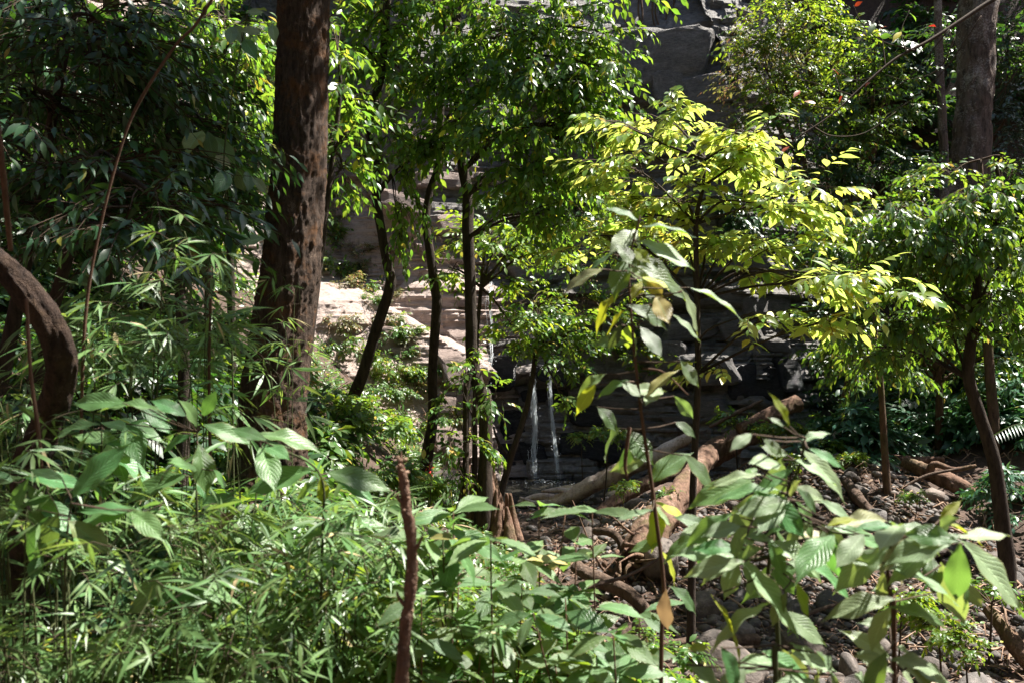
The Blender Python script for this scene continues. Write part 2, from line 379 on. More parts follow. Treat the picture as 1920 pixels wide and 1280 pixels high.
class Plant:
    """collects twigs and leaves of one plant and turns them into its parts"""
    def __init__(s, name, label, cat, base, group=None, leaf='acum', mat='canopy', bark='bark_dark', seed=None):
        s.o = thing(name, label, cat, base, group); s.b = np.asarray(base, float)
        s.leaf, s.mat, s.bark = leaf, mat, bark
        s.main = None; s.tw = []; s.lv = []; s.r = np.random.default_rng(seed if seed is not None else int(rng.integers(1e9)))
    def stem(s, name, pts, rad, mat=None, **kw):
        V, Q, T = tube(np.asarray(pts, float), rad, **kw)
        par = s.o if (s.main is None or name in ('culm', 'trunk', 'limb')) else s.main
        o = link(name, mesh_np(name, V - s.b, Q, T, M[mat or s.bark]), par)
        if s.main is None and name in ('trunk', 'stem', 'limb'): s.main = o
        return o
    def twigs(s, C, r0, r1): s.tw.append(batch_tubes(C - s.b, r0, r1))
    def sprays(s, org, dr, up, L, n=8, ll=0.15, droop=0.25, ang=55, ldroop=0.3, jit=0.25, twr=0.003):
        r = s.r; N = len(org); dr = norm(dr); L = np.broadcast_to(np.asarray(L, float), (N,))
        t = (np.arange(n) + 0.7) / (n - 0.3)
        zz = np.array([0, 0, 1.0])
        pos = org[:, None] + dr[:, None] * (L[:, None] * t)[..., None] - zz * (droop * L[:, None] * t ** 2)[..., None]
        tan = norm(dr[:, None] - zz * (2 * droop * t)[None, :, None])
        side = norm(np.cross(tan, up[:, None]))
        sg = np.where(np.arange(n) % 2 == 0, 1.0, -1.0); sg[-1] = 0
        a = np.radians(ang) * (1 - 0.35 * t) + r.normal(0, 0.18, (N, n))
        ld = tan * np.cos(a)[..., None] * np.where(sg == 0, 1.0, 1.0)[None, :, None] + side * (np.sin(a) * sg)[..., None]
        ld = ld - zz * (ldroop * r.random((N, n)))[..., None] + r.normal(0, 0.12, (N, n, 3))
        nn = np.repeat(up[:, None], n, 1) + r.normal(0, jit, (N, n, 3))
        ln = ll * r.uniform(0.5, 1.25, (N, n)) * (0.8 + 0.3 * np.sin(np.pi * t))[None]
        keep = r.random((N, n)) < 0.93
        s.lv.append((pos[keep], norm(ld)[keep], norm(nn)[keep], ln[keep]))
        tc = np.array([0, 0.35, 0.7, 1.0])
        C = org[:, None] + dr[:, None] * (L[:, None] * tc)[..., None] - zz * (droop * L[:, None] * tc ** 2)[..., None]
        s.twigs(C, twr * 1.6, twr * 0.6)
    def fans(s, org, ax, up, n=7, ll=0.1, wide=72):
        r = s.r; N = len(org); ax = norm(ax); side = norm(np.cross(ax, up))
        a = np.radians(np.linspace(-wide, wide, n))[None] + r.normal(0, 0.16, (N, n))
        ld = ax[:, None] * np.cos(a)[..., None] + side[:, None] * np.sin(a)[..., None] - np.array([0, 0, 0.25]) * r.random((N, n, 1)) + r.normal(0, 0.10, (N, n, 3))
        pos = org[:, None] - ax[:, None] * (0.035 * np.abs(np.sin(a)) + 0.01 * r.random((N, n)))[..., None]
        nn = up[:, None] + r.normal(0, 0.25, (N, n, 3)); ln = ll * r.uniform(0.6, 1.15, (N, n)) * (0.72 + 0.28 * np.cos(a))
        keep = r.random((N, n)) < 0.9
        s.lv.append((pos[keep], norm(ld)[keep], norm(nn)[keep], ln[keep]))
    def clump(s, cx, cy, d, rx, ry, rd, cnt, att=None, flat=0.35, br=0.012, brname='branch', **kw):
        """cnt sprays on a branch that reaches a clump centred at pixel (cx, cy), distance d"""
        cnt = int(cnt * 1.75); kw['ll'] = kw.get('ll', 0.15) * 0.74; kw['L'] = kw.get('L', 0.45) * 0.85
        r = s.r; C = P(cx, cy, d); R = np.array([rx * d / F, rd, ry * d / F])
        if att is not None:
            A = np.asarray(att, float); mid = (A + C) / 2 + np.array([0, 0, 0.10 * np.linalg.norm(C - A)]) + r.normal(0, 0.05, 3)
            s.stem(brname, [A, mid, C], [br * 1.4, br, br * 0.5], rings=10, sides=6)
        else:
            A = C - np.array([0, 0, R[2]])
        m = max(3, cnt // 4)
        u = norm(r.normal(0, 1, (m, 3))) * r.uniform(0.55, 1.0, (m, 1)); Q = C + u * R
        f = r.uniform(0.55, 1.0, (m, 1)); S = A * (1 - f) + C * f
        tc = np.array([0, 0.5, 1.0])[None, :, None]
        TW = S[:, None] * (1 - tc) + Q[:, None] * tc; TW[:, 1, 2] += 0.04 * d / 8
        s.twigs(TW, 0.006, 0.003)
        k = r.integers(0, m, cnt); g = r.uniform(0.3, 1.0, (cnt, 1))
        org = S[k] * (1 - g) + Q[k] * g
        dr = norm(Q[k] - S[k]) * 0.8 + norm(org - C + 1e-6) * 0.5 + r.normal(0, 0.45, (cnt, 3)); dr[:, 2] *= 0.45
        up = np.array([0, 0, 1.0]) + r.normal(0, flat, (cnt, 3))
        s.sprays(org, dr, up, r.uniform(0.7, 1.3, cnt) * kw.pop('L', 0.45), **kw)
    def finish(s, nleaf=0, crown='crown', wid=None):
        if s.tw:
            V, Q, T = join(s.tw); tag(link('twigs', mesh_np('twigs', V, Q, T, M['twig']), s.o), kind='stuff')
        if s.lv:
            pos, d, n, ln = [np.concatenate(x) for x in zip(*s.lv)]
            pick = np.zeros(len(pos), bool)
            if nleaf:
                ok = np.where(in_frame(pos))[0]
                size = ln[ok] / pos[ok, 1]
                pick[ok[np.argsort(-size)[:nleaf]]] = True
                put_leaves(s, pos[pick], d[pick], n[pick], ln[pick], s.leaf, s.mat)
            if (~pick).any():
                tag(link(crown, cloud_mesh(crown, s.leaf, s.mat, pos[~pick] - s.b, d[~pick], n[~pick], ln[~pick], wid), s.o), kind='stuff')
        return s.o

def put_leaves(pl, pos, d, n, ln, t, mat, wid=None):
    me = leaf_mesh(t, mat); R = frames(d, n)
    for i in range(len(pos)):
        S = np.array([ln[i] * (1 if wid is None else wid[i]), ln[i], ln[i]])
        A = np.eye(4); A[:3, :3] = R[i] * S[None, :]; A[:3, 3] = pos[i] - pl.b
        o = bpy.data.objects.new('leaf', me); COL.objects.link(o); o.parent = pl.o
        o.matrix_basis = Matrix(A.tolist())

def hand_leaves(pl, rows, depth, mat, ddepth=0.06, kinds=('big0', 'big1', 'big2'), stem=None):
    """leaves measured in the photograph: base px, tip px, width px, [material], each at its own distance"""
    r = pl.r
    for row in rows:
        bx, by, tx, ty, w = row[:5]; m_ = row[5] if len(row) > 5 else mat
        d0 = depth + r.uniform(-1, 1) * ddepth
        Lp = math.hypot(tx - bx, ty - by)
        ratio = {'big0': 2.3, 'big1': 2.1, 'big2': 2.6, 'tooth': 2.5, 'acum': 2.4}
        k = kinds[int(r.integers(len(kinds)))]
        # a leaf foreshortened in the picture points towards or away from the viewer
        true = max(Lp, w * 1.9); dz = math.sqrt(max(true ** 2 - Lp ** 2, 0)) * d0 / F * r.choice([-1, -1, 1])
        A = P(bx, by, d0); B = P(tx, ty, d0 + dz)
        dr = B - A; ln = np.linalg.norm(dr)
        view = norm(np.array([0, 0, EYE]) - (A + B) / 2)
        up = np.array([0, 0, 1.0]); thin = min(1.0, w * 2.3 / max(Lp, 1))
        nn = view * (0.2 + 0.6 * thin) + up * (1.1 - 0.4 * thin) + r.normal(0, 0.2, 3)
        ln = ln * 1.17; wid = (w * 1.0 * d0 / F) / (ln / ratio[k]); wid = float(np.clip(wid / max(0.55, thin), 0.55, 1.35))
        put_leaves(pl, A[None], dr[None], nn[None], np.array([ln]), k, m_, [wid])
        if stem is not None:
            S = np.asarray(stem, float); j = np.argmin(np.linalg.norm(S - A, axis=1) + np.where(S[:, 2] > A[2] + 0.02, 0.15, 0))
            pl.tw.append(batch_tubes(np.array([[S[j], (S[j] + A) / 2 + [0, 0, -0.004], A + dr * 0.05]]) - pl.b, 0.0022, 0.0016, 5))

# ------------------------------------------------------------------ the setting: ground, cliff, pool
BED = -1.27
def ground_z(x, y, fine=True):
    x = np.asarray(x, float); y = np.asarray(y, float)
    xe = np.interp(y, [-4, 0, 4, 7, 10, 12, 15, 18], [3.5, 2.6, 0.9, 0.75, 0.4, 0.1, -0.4, -0.7])
    xr = np.interp(y, [-4, 0, 7, 11, 15, 18], [9, 8.2, 6.6, 5.6, 5.0, 6.2])
    sl = np.interp(y, [0, 6, 12, 18], [0.5, 0.62, 0.95, 1.1])
    dl = np.maximum(xe - x, 0); dr = np.maximum(x - xr, 0)
    soft = lambda d: np.sqrt(d * d + 0.25) - 0.5
    up_l = soft(np.minimum(dl, 4)) * sl + np.maximum(dl - 4, 0) * 0.55
    up_r = soft(np.minimum(dr, 7)) * 0.85 + np.maximum(dr - 7, 0) * 0.6
    back = np.clip(y - 19.6, 0, 6) * 2.1 + np.maximum(y - 25.6, 0) * 0.55
    front = np.maximum(-4 - y, 0) * 0.45  # unseen rise behind the viewer, added to block sky light
    z = BED + up_l + up_r + back + front
    z = np.minimum(z, 34 + 0 * z)
    z = z + 0.35 * fbm(P3(x * 0.35, y * 0.35, 0 * x), 3) * np.clip((np.abs(x - 2.5) - 1.5) / 3, 0.35, 1)
    if fine: z = z + 0.10 * fbm(P3(x * 2.2, y * 2.2, 0 * x + 4), 3)
    z = z + 1.3 * np.exp(-(((x - 4.6) / 2.0) ** 2 + ((y - 12.4) / 2.4) ** 2)) + 0.5 * np.exp(-(((x - 1.9) / 1.0) ** 2 + ((y - 10.8) / 2.0) ** 2))
    hollow = np.exp(-(((x - 0.55) / 1.35) ** 2 + ((y - 17.0) / 1.3) ** 2)); z = z - 0.45 * hollow
    return z

def axis(dense0, dense1, step, far):
    a = np.arange(dense0, dense1, step); k = np.geomspace(step, far, 34)
    return np.concatenate([dense0 - np.cumsum(k)[::-1], a, dense1 + np.cumsum(k)])
gx = axis(-7, 9, 0.07, 26); gy = axis(0.5, 20, 0.08, 26)
GX, GY = np.meshgrid(gx, gy, indexing='ij')
GZ = ground_z(GX, GY)
idx = np.arange(GX.size).reshape(GX.shape)
GQ = np.stack([idx[:-1, :-1], idx[1:, :-1], idx[1:, 1:], idx[:-1, 1:]], -1).reshape(-1, 4)

def soil():
    m, N, L, B = nodes_of('forest_soil')
    v = coords(N, L)
    n1 = noise(N, L, v, 1.3, 6, 0.65); n2 = noise(N, L, v, 14, 6, 0.7); n3 = noise(N, L, v, 60, 3)
    r = ramp(N, [(0.3, (0.022, 0.013, 0.009)), (0.5, (0.085, 0.05, 0.034)), (0.68, (0.17, 0.105, 0.075)), (0.8, (0.24, 0.17, 0.13))])
    L.new(mathn(N, L, 'ADD', mathn(N, L, 'MULTIPLY', n1, 0.45), mathn(N, L, 'MULTIPLY', n2, 0.55)), r.inputs[0])
    L.new(mix(N, L, mathn(N, L, 'MULTIPLY', n3, 0.6), r.outputs[0], (0.05, 0.033, 0.024)), B.inputs['Base Color'])
    B.inputs['Roughness'].default_value = 0.92
    bump(N, L, B, mathn(N, L, 'ADD', n2, n3), 0.9, 0.04)
    return m
M['soil'] = soil()
ground = tag(link('ground', mesh_np('ground', np.stack([GX, GY, GZ], -1).reshape(-1, 3), GQ, None, M['soil'])), 'brown leaf littered forest floor and stream bed', None, None, 'structure')

def rock_mat(name, dark, mid, pale, warm=None, rough=0.75, wet=False, scale=1.0):
    m, N, L, B = nodes_of(name)
    v = coords(N, L, (1, 1, 3.2)); v1 = coords(N, L)
    n1 = noise(N, L, v, 1.6 * scale, 7, 0.7, 0.4); n2 = noise(N, L, v, 9 * scale, 6, 0.7); n3 = noise(N, L, v1, 46 * scale, 6, 0.75)
    s = mathn(N, L, 'ADD', mathn(N, L, 'MULTIPLY', n1, 0.5), mathn(N, L, 'MULTIPLY', n2, 0.5))
    r = ramp(N, [(0.32, dark), (0.52, mid), (0.72, pale)]); L.new(s, r.inputs[0]); c = r.outputs[0]
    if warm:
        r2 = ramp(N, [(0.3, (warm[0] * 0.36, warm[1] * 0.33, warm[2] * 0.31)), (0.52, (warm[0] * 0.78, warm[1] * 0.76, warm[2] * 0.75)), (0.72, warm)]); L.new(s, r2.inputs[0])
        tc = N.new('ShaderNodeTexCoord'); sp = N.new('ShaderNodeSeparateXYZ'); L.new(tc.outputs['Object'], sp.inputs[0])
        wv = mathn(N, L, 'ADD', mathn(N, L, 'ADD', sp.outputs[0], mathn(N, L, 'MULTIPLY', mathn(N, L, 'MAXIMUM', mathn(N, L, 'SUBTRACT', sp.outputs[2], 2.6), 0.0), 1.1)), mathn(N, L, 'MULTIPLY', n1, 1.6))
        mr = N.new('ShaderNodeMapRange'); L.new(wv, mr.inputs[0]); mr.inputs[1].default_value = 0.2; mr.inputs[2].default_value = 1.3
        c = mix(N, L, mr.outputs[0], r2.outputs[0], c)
    st = ramp(N, [(0.55, 0.0), (0.7, 1.0)]); L.new(noise(N, L, coords(N, L, (1, 1, 0.15)), 1.7, 5, 0.7), st.inputs[0])
    c = mix(N, L, mathn(N, L, 'MULTIPLY', st.outputs[0], 0.65), c, [x * 0.55 for x in dark])
    ms = ramp(N, [(0.6, 0.0), (0.72, 1.0)]); L.new(noise(N, L, v1, 2.4, 6, 0.75), ms.inputs[0])
    c = mix(N, L, mathn(N, L, 'MULTIPLY', ms.outputs[0], 0.5), c, (0.05, 0.055, 0.022))
    L.new(c, B.inputs['Base Color']); B.inputs['Roughness'].default_value = rough
    bump(N, L, B, mathn(N, L, 'ADD', mathn(N, L, 'MULTIPLY', n2, 1.2), mathn(N, L, 'MULTIPLY', n3, 1.0)), 1.0, 0.07)
    return m
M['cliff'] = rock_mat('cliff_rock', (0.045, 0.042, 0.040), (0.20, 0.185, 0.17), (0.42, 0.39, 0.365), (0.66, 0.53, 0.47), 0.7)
M['warm_rock'] = rock_mat('warm_rock', (0.15, 0.105, 0.088), (0.38, 0.285, 0.245), (0.55, 0.43, 0.375), None, 0.8)
M['grey_rock'] = rock_mat('grey_rock', (0.045, 0.042, 0.040), (0.20, 0.185, 0.17), (0.42, 0.39, 0.365), None, 0.62)
M['wet_rock'] = rock_mat('wet_rock', (0.010, 0.010, 0.011), (0.034, 0.034, 0.036), (0.085, 0.085, 0.09), None, 0.24)
M['pale_rock'] = rock_mat('pale_rock', (0.06, 0.055, 0.05), (0.22, 0.20, 0.185), (0.42, 0.39, 0.37), None, 0.7)

# cliff: a wall along a curved plan line, stepped into uneven strata and blocks
plan = catmull(np.array([(-12.0, 11.5), (-8.0, 13.4), (-5.0, 15.2), (-3.0, 16.3), (-1.6, 17.3), (-0.3, 18.15), (1.5, 18.5), (3.5, 18.2), (5.4, 17.8), (7.0, 18.6), (9.5, 20.2)]), 480)
seg = np.concatenate([[0], np.cumsum(np.linalg.norm(np.diff(plan, axis=0), axis=1))])
sarc = np.linspace(0, seg[-1], 470)
px_ = np.interp(sarc, seg, plan[:, 0]); py_ = np.interp(sarc, seg, plan[:, 1])
tx_ = np.gradient(px_); ty_ = np.gradient(py_); tl = np.hypot(tx_, ty_); nx_, ny_ = ty_ / tl, -tx_ / tl    # outward, to the viewer
zz = np.concatenate([np.arange(-1.7, 7.0, 0.045), np.arange(7.0, 14.0, 0.09)])
S_, Z_ = np.meshgrid(sarc, zz, indexing='ij')
X0 = px_[:, None] + 0 * Z_
def layers(z, s, seed, tmin, tmax, bmin, bmax, amp):
    r = np.random.default_rng(seed)
    cuts = np.cumsum(r.uniform(tmin, tmax, 400)) - 3.0
    warp = z + 0.16 * fbm(P3(s * 0.35, z * 0.2, 0 * z + seed), 3) + 0.05 * s * 0.3
    k = np.searchsorted(cuts, warp)
    off = r.normal(0, 1, 500)[k]
    ph = r.random(500)[k] * 7; bw = r.uniform(bmin, bmax, 500)[k]
    q = (s + ph + 0.25 * fbm(P3(s * 0.8, z * 0.8, 0 * z + seed + 3), 2)) / bw
    b = np.floor(q).astype(int)
    bo = np.random.default_rng(seed + 9).normal(0, 1, (64, 64))[b & 63, k & 63]
    f = q - b; d0 = np.minimum(f, 1 - f) * bw; d1 = np.minimum(np.abs(warp - cuts[np.clip(k, 0, 399)]), np.abs(warp - cuts[np.clip(k - 1, 0, 399)]))
    edge = np.exp(-(np.minimum(d0, d1 * 1.5) / 0.03) ** 2)
    return amp * (0.55 * off + 0.6 * bo) - 0.05 * edge
warmz = np.clip((-0.9 - X0) / 1.2, 0, 1)                     # towards the earthy bank on the left
low = warmz * np.clip((3.6 - Z_) / 0.8, 0, 1)
disp = layers(Z_, S_, 5, 0.25, 0.8, 0.7, 2.2, 0.13) * (1 - 0.8 * low) * (1 - 0.4 * warmz) + layers(Z_, S_, 8, 0.05, 0.16, 0.3, 1.1, 0.032) * (1 - 0.75 * low)
disp += 0.045 * fbm(P3(S_ * 9, Z_ * 13, 0 * Z_ + 40), 3) + 0.03 * np.abs(fbm(P3(S_ * 3, Z_ * 16, 0 * Z_ + 50), 3))
disp += 0.55 * fbm(P3(S_ * 0.45, Z_ * 0.5, 0 * Z_), 4) + 0.16 * fbm(P3(S_ * 2.5, Z_ * 3.5, 0 * Z_ + 7), 4) * (1 + 1.2 * low) + 0.10 * low * (0.3 - np.abs(fbm(P3(S_ * 4, Z_ * 2.2, 0 * Z_ + 21), 4)))
# rounded spur of the bank, lower left of the fall, with a sloping shelf on top
shelf = 2.9 - 1.5 * np.clip((X0 + 2.4) / 1.6, 0, 1)
spur = np.clip((shelf - Z_) / 0.5, 0, 1) * np.clip((-0.35 - X0) / 0.5, 0, 1) * np.clip((X0 + 8) / 2, 0, 1)
disp += 1.15 * spur ** 0.7
# overhang slots left and right of the fall, and a ledge at its lip
lip = np.exp(-((Z_ - 0.95) / 0.16) ** 2) * np.exp(-((X0 - 0.8) / 1.6) ** 2); disp += 0.30 * lip
lip2 = np.clip((0.15 - Z_) / 0.3, 0, 1) * np.exp(-((X0 - 0.9) / 1.3) ** 2); disp += 0.22 * lip2
setback = 0.17 * (Z_ + 1.3) + 0.55 * np.clip((Z_ - 2.6) / 0.4, 0, 1) * (X0 > -30) + 0.30 * warmz * np.maximum(Z_ + 1.3, 0) + 0.5 * np.maximum(Z_ - 8.5, 0)
off = disp - setback
CX = px_[:, None] + nx_[:, None] * off; CY = py_[:, None] + ny_[:, None] * off
idx = np.arange(CX.size).reshape(CX.shape)
CQ = np.stack([idx[:-1, :-1], idx[1:, :-1], idx[1:, 1:], idx[:-1, 1:]], -1).reshape(-1, 4)
CV = np.stack([CX, CY, Z_], -1)
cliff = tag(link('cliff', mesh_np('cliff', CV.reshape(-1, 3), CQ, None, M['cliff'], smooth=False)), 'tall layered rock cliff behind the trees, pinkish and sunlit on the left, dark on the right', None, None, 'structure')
def on_cliff(x, z):
    """a point of the cliff face near plan x, height z, and the outward direction there"""
    i = int(np.argmin(np.abs(px_ - x))); j = int(np.argmin(np.abs(zz - z)))
    return CV[i, j].copy(), np.array([nx_[i], ny_[i], 0.0])
def on_cliff_px(px, py):
    """the cliff point seen at a pixel"""
    u = (px - 960) / F - CX / CY; w = (EYE - Z_) / CY - (py - 640) / F
    k = np.argmin(u * u + w * w); i, j = np.unravel_index(k, CX.shape)
    return CV[i, j].copy(), np.array([nx_[i], ny_[i], 0.0])

def boulder(seed, sub=3, flat=0.7, rough=0.28, facets=7):
    import bmesh
    bm = bmesh.new(); bmesh.ops.create_icosphere(bm, subdivisions=sub, radius=1.0)
    V = np.array([v.co[:] for v in bm.verts]); T = np.array([[v.index for v in f.verts] for f in bm.faces]); bm.free()
    r = np.random.default_rng(seed)
    for k in range(facets):                                   # planed faces, as on broken rock
        n = norm(r.normal(0, 1, 3)); h = r.uniform(0.62, 0.92); e = V @ n - h; V = V - np.where(e > 0, e * 0.85, 0)[:, None] * n
    V = V * (1 + rough * fbm(V * 1.4 + seed * 3.7, 4)[:, None]) * np.array([1, r.uniform(0.65, 1), flat])
    return V, T
# blocks standing proud of the face, each a piece of the cliff
blk = []
for k in range(10):
    r = np.random.default_rng(100 + k); V, T = boulder(200 + k, 4, 0.55, 0.22, 3)
    V = np.sign(V) * np.abs(V) ** 0.36                        # squared off, like bedded stone
    V = V + 0.28 * np.stack([fbm(V * 1.7 + k, 3), fbm(V * 1.7 + k + 30, 3), 0.7 * fbm(V * 1.7 + k + 60, 3)], -1); V = V * (1 + 0.10 * fbm(V * [5, 5, 9] + k, 4)[:, None]); V = V * [1 + 0.18 * r.normal(), 1, 1] + V[:, [2, 0, 1]] * r.normal(0, 0.16, 3)
    blk.append([mesh_np('rock_block', V, None, T, M[q], smooth=False) for q in ('grey_rock', 'pale_rock', 'wet_rock', 'warm_rock')])
def rock_block(px, py, w, h, kind=0, k=None, proud=0.28):
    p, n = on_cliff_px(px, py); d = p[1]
    if kind == 0 and p[0] < -0.5: kind = 3
    o = link('rock_block', blk[int(rng.integers(10)) if k is None else k][kind], cliff)
    sx, sz = w * d / F / 2, h * d / F / 2; sy = max(sx, sz) * 0.6
    o.location = p + n * sy * (proud - 0.5) ; o.scale = (sx, sy, sz / 0.8)
    o.rotation_euler = (rng.normal(0, 0.05), rng.normal(0, 0.06), math.atan2(n[0], -n[1]) + rng.normal(0, 0.12))
for a in [(1455, 645, 66, 24, 0), (1330, 690, 120, 60, 0), (1300, 620, 110, 40, 0), (1390, 620, 90, 44, 0), (1420, 720, 70, 70, 2), (1480, 700, 60, 60, 2),
          (1330, 760, 90, 36, 0), (1280, 555, 100, 50, 0), (1360, 560, 90, 40, 0), (1440, 580, 80, 46, 0), (1250, 690, 60, 90, 0), (1400, 490, 110, 40, 0), (1150, 760, 80, 30, 0), (1100, 780, 60, 40, 2),
          (1080, 830, 80, 44, 2), (1130, 850, 70, 40, 2), (960, 800, 60, 60, 2), (960, 860, 70, 50, 2), (1010, 740, 70, 26, 2), (1000, 850, 60, 40, 2), (1060, 745, 60, 30, 2), (1040, 700, 90, 30, 2), (940, 700, 50, 60, 2),
          (1265, 120, 120, 110, 1), (1325, 170, 90, 60, 1), (1215, 130, 110, 130, 0), (1250, 170, 56, 70, 1), (1345, 220, 70, 70, 1), (1150, 190, 90, 24, 0),
          (640, 330, 60, 30, 0), (690, 310, 50, 30, 0), (780, 260, 70, 36, 0), (820, 340, 90, 34, 0), (770, 390, 100, 40, 0), (850, 420, 90, 36, 0), (640, 390, 60, 40, 0), (740, 450, 60, 40, 0), (1000, 510, 120, 50, 0), (960, 470, 70, 30, 0),
          (725, 640, 36, 50, 0), (850, 690, 50, 60, 0), (840, 760, 60, 40, 0), (830, 820, 60, 50, 0), (870, 640, 50, 36, 0), (860, 840, 60, 60, 0)]:
    rock_block(*a)
for k in range(70):
    rock_block(rng.uniform(600, 1500), rng.uniform(60, 850), rng.uniform(26, 80), rng.uniform(10, 26), 0, proud=0.12)

# pool and water
def water_mat():
    m, N, L, B = nodes_of('pool_water')
    B.inputs['Base Color'].default_value = (0.030, 0.028, 0.022, 1); B.inputs['Roughness'].default_value = 0.06
    B.inputs['IOR'].default_value = 1.33
    v = coords(N, L); n = noise(N, L, v, 9, 3); n2 = noise(N, L, v, 40, 2)
    bump(N, L, B, mathn(N, L, 'ADD', n, mathn(N, L, 'MULTIPLY', n2, 0.5)), 0.35, 0.03)
    return m
M['water'] = water_mat()
def foam_mat():
    m, N, L, B = nodes_of('falling_water')
    B.inputs['Base Color'].default_value = (0.85, 0.90, 0.92, 1); B.inputs['Roughness'].default_value = 0.15
    tr = N.new('ShaderNodeBsdfTransparent'); tl_ = N.new('ShaderNodeBsdfTranslucent'); tl_.inputs[0].default_value = (0.85, 0.9, 0.92, 1)
    a = N.new('ShaderNodeMixShader'); a.inputs[0].default_value = 0.45; L.new(B.outputs[0], a.inputs[1]); L.new(tl_.outputs[0], a.inputs[2])
    b = N.new('ShaderNodeMixShader'); b.inputs[0].default_value = 0.42; L.new(a.outputs[0], b.inputs[1]); L.new(tr.outputs[0], b.inputs[2])
    L.new(b.outputs[0], N['Material Output'].inputs['Surface']); return m
M['foam'] = foam_mat()
ang = np.linspace(0, 2 * np.pi, 72, endpoint=False)
WZ = BED - 0.02
rings_ = []
for q in np.linspace(0, 1, 16):
    rr = q * (1 + 0.14 * np.sin(ang * 3 + 1) + 0.08 * np.sin(ang * 5))
    rings_.append(np.stack([0.62 + 2.5 * rr * np.cos(ang), 16.95 + 1.95 * rr * np.sin(ang), WZ + 0 * ang], -1))
PV = np.concatenate(rings_); idx = np.arange(16 * 72).reshape(16, 72); nxt = np.roll(idx, -1, 1)
pool = tag(link('pool', mesh_np('pool', PV, np.stack([idx[:-1], idx[1:], nxt[1:], nxt[:-1]], -1).reshape(-1, 4), None, M['water'])), 'small dark pool at the foot of the waterfall', None, None, 'structure')

def waterfall(name, label, path, width, n, drops, seed):
    """threads of falling water: path = list of (px, py, d)"""
    r = np.random.default_rng(seed); pts = catmull(np.array([P(*p) for p in path]), 26); b = pts[-1].copy()
    t = thing(name, label, 'waterfall', b, 'threads of the waterfall')
    C = []
    for k in range(n):
        a, e = sorted(r.uniform(0, 1, 2)); e = min(1, max(e, a + 0.12)); u = np.linspace(a, e, 9)
        c = np.stack([np.interp(u, np.linspace(0, 1, 26), pts[:, i]) for i in range(3)], -1)
        sx = r.normal(0, width) * (0.75 + 0.3 * u); c[:, 0] += sx + 0.4 * width * np.sin(u * 26 + r.random() * 9); c[:, 1] += r.normal(0, width * 0.6)
        C.append(c)
    rad = r.uniform(0.002, 0.008, n)
    V, Q, T = batch_tubes(np.array(C) - b, rad, rad * 0.4, 4)
    tag(link('water_thread', mesh_np('water_thread', V, Q, T, M['foam']), t), kind='stuff')
    u = r.random(drops); c = np.stack([np.interp(u, np.linspace(0, 1, 26), pts[:, i]) for i in range(3)], -1) - b
    c += r.normal(0, 1, (drops, 3)) * np.stack([width * (0.8 + 1.6 * u), width * (0.8 + u), width + 0 * u], -1)
    o = np.array([[1, 0, 0], [-1, 0, 0], [0, 1, 0], [0, -1, 0], [0, 0, 2.6], [0, 0, -2.0]]); f = np.array([[0, 2, 4], [2, 1, 4], [1, 3, 4], [3, 0, 4], [2, 0, 5], [1, 2, 5], [3, 1, 5], [0, 3, 5]])
    V = c[:, None] + o[None] * r.uniform(0.0025, 0.007, (drops, 1, 1))
    tag(link('water_drops', mesh_np('water_drops', V.reshape(-1, 3), None, (f[None] + (np.arange(drops) * 6)[:, None, None]).reshape(-1, 3), M['foam']), t), kind='stuff')
def fall_path(pts, pool_=True):
    out = []; last = 30.0
    for px, py in pts:
        d = min(last, on_cliff_px(px, py)[0][1] - 0.38); last = d; out.append((px, py, d))
    if pool_:
        px, py, d = out[-1]; d = min(d - 0.1, 17.6); out[-1] = (px, 640 + (EYE - WZ) / d * F, d)
    return out
fp1 = fall_path([(997, 690), (1000, 745), (1003, 800), (1001, 850), (1004, 890)]); fp2 = fall_path([(1031, 690), (1033, 760), (1040, 830), (1048, 890)])
waterfall('waterfall', 'broader white thread of water falling into the pool', fp1, 0.042, 74, 260, 1)
waterfall('waterfall', 'thin right-hand thread of water dripping into the pool', fp2, 0.024, 40, 200, 2)
waterfall('waterfall', 'faint upper trickle of water on the cliff above the fall', fall_path([(921, 520), (919, 560), (921, 640), (916, 720)], False), 0.035, 20, 50, 3)
SY = fp1[-1][2]
# spray rings on the pool where the threads land
r = np.random.default_rng(5); n = 240
a_ = r.random(n) * 2 * np.pi; q = r.exponential(0.55, n)
c = np.stack([0.62 + q * np.cos(a_) * 1.25, SY - 0.1 + 0.45 * q * np.sin(a_), WZ + 0.006 + 0.10 * r.random(n) * np.exp(-q * 2.5)], -1)
keep = (np.abs(c[:, 0] - 0.62) < 1.6) & (np.abs(c[:, 1] - SY) < 0.9); c = c[keep]
o8 = np.array([[1, 0, 0], [-1, 0, 0], [0, 1, 0], [0, -1, 0], [0, 0, 1], [0, 0, -1.0]]); f8 = np.array([[0, 2, 4], [2, 1, 4], [1, 3, 4], [3, 0, 4], [2, 0, 5], [1, 2, 5], [3, 1, 5], [0, 3, 5]])
V = c[:, None] + o8[None] * (r.uniform(0.003, 0.011, (len(c), 1, 1)) * np.array([1.8, 1, 0.5]))
tag(link('splash', mesh_np('splash', V.reshape(-1, 3), None, (f8[None] + (np.arange(len(c)) * 6)[:, None, None]).reshape(-1, 3), M['foam'])), 'white splash drops spreading over the pool', 'splash', None, 'stuff')

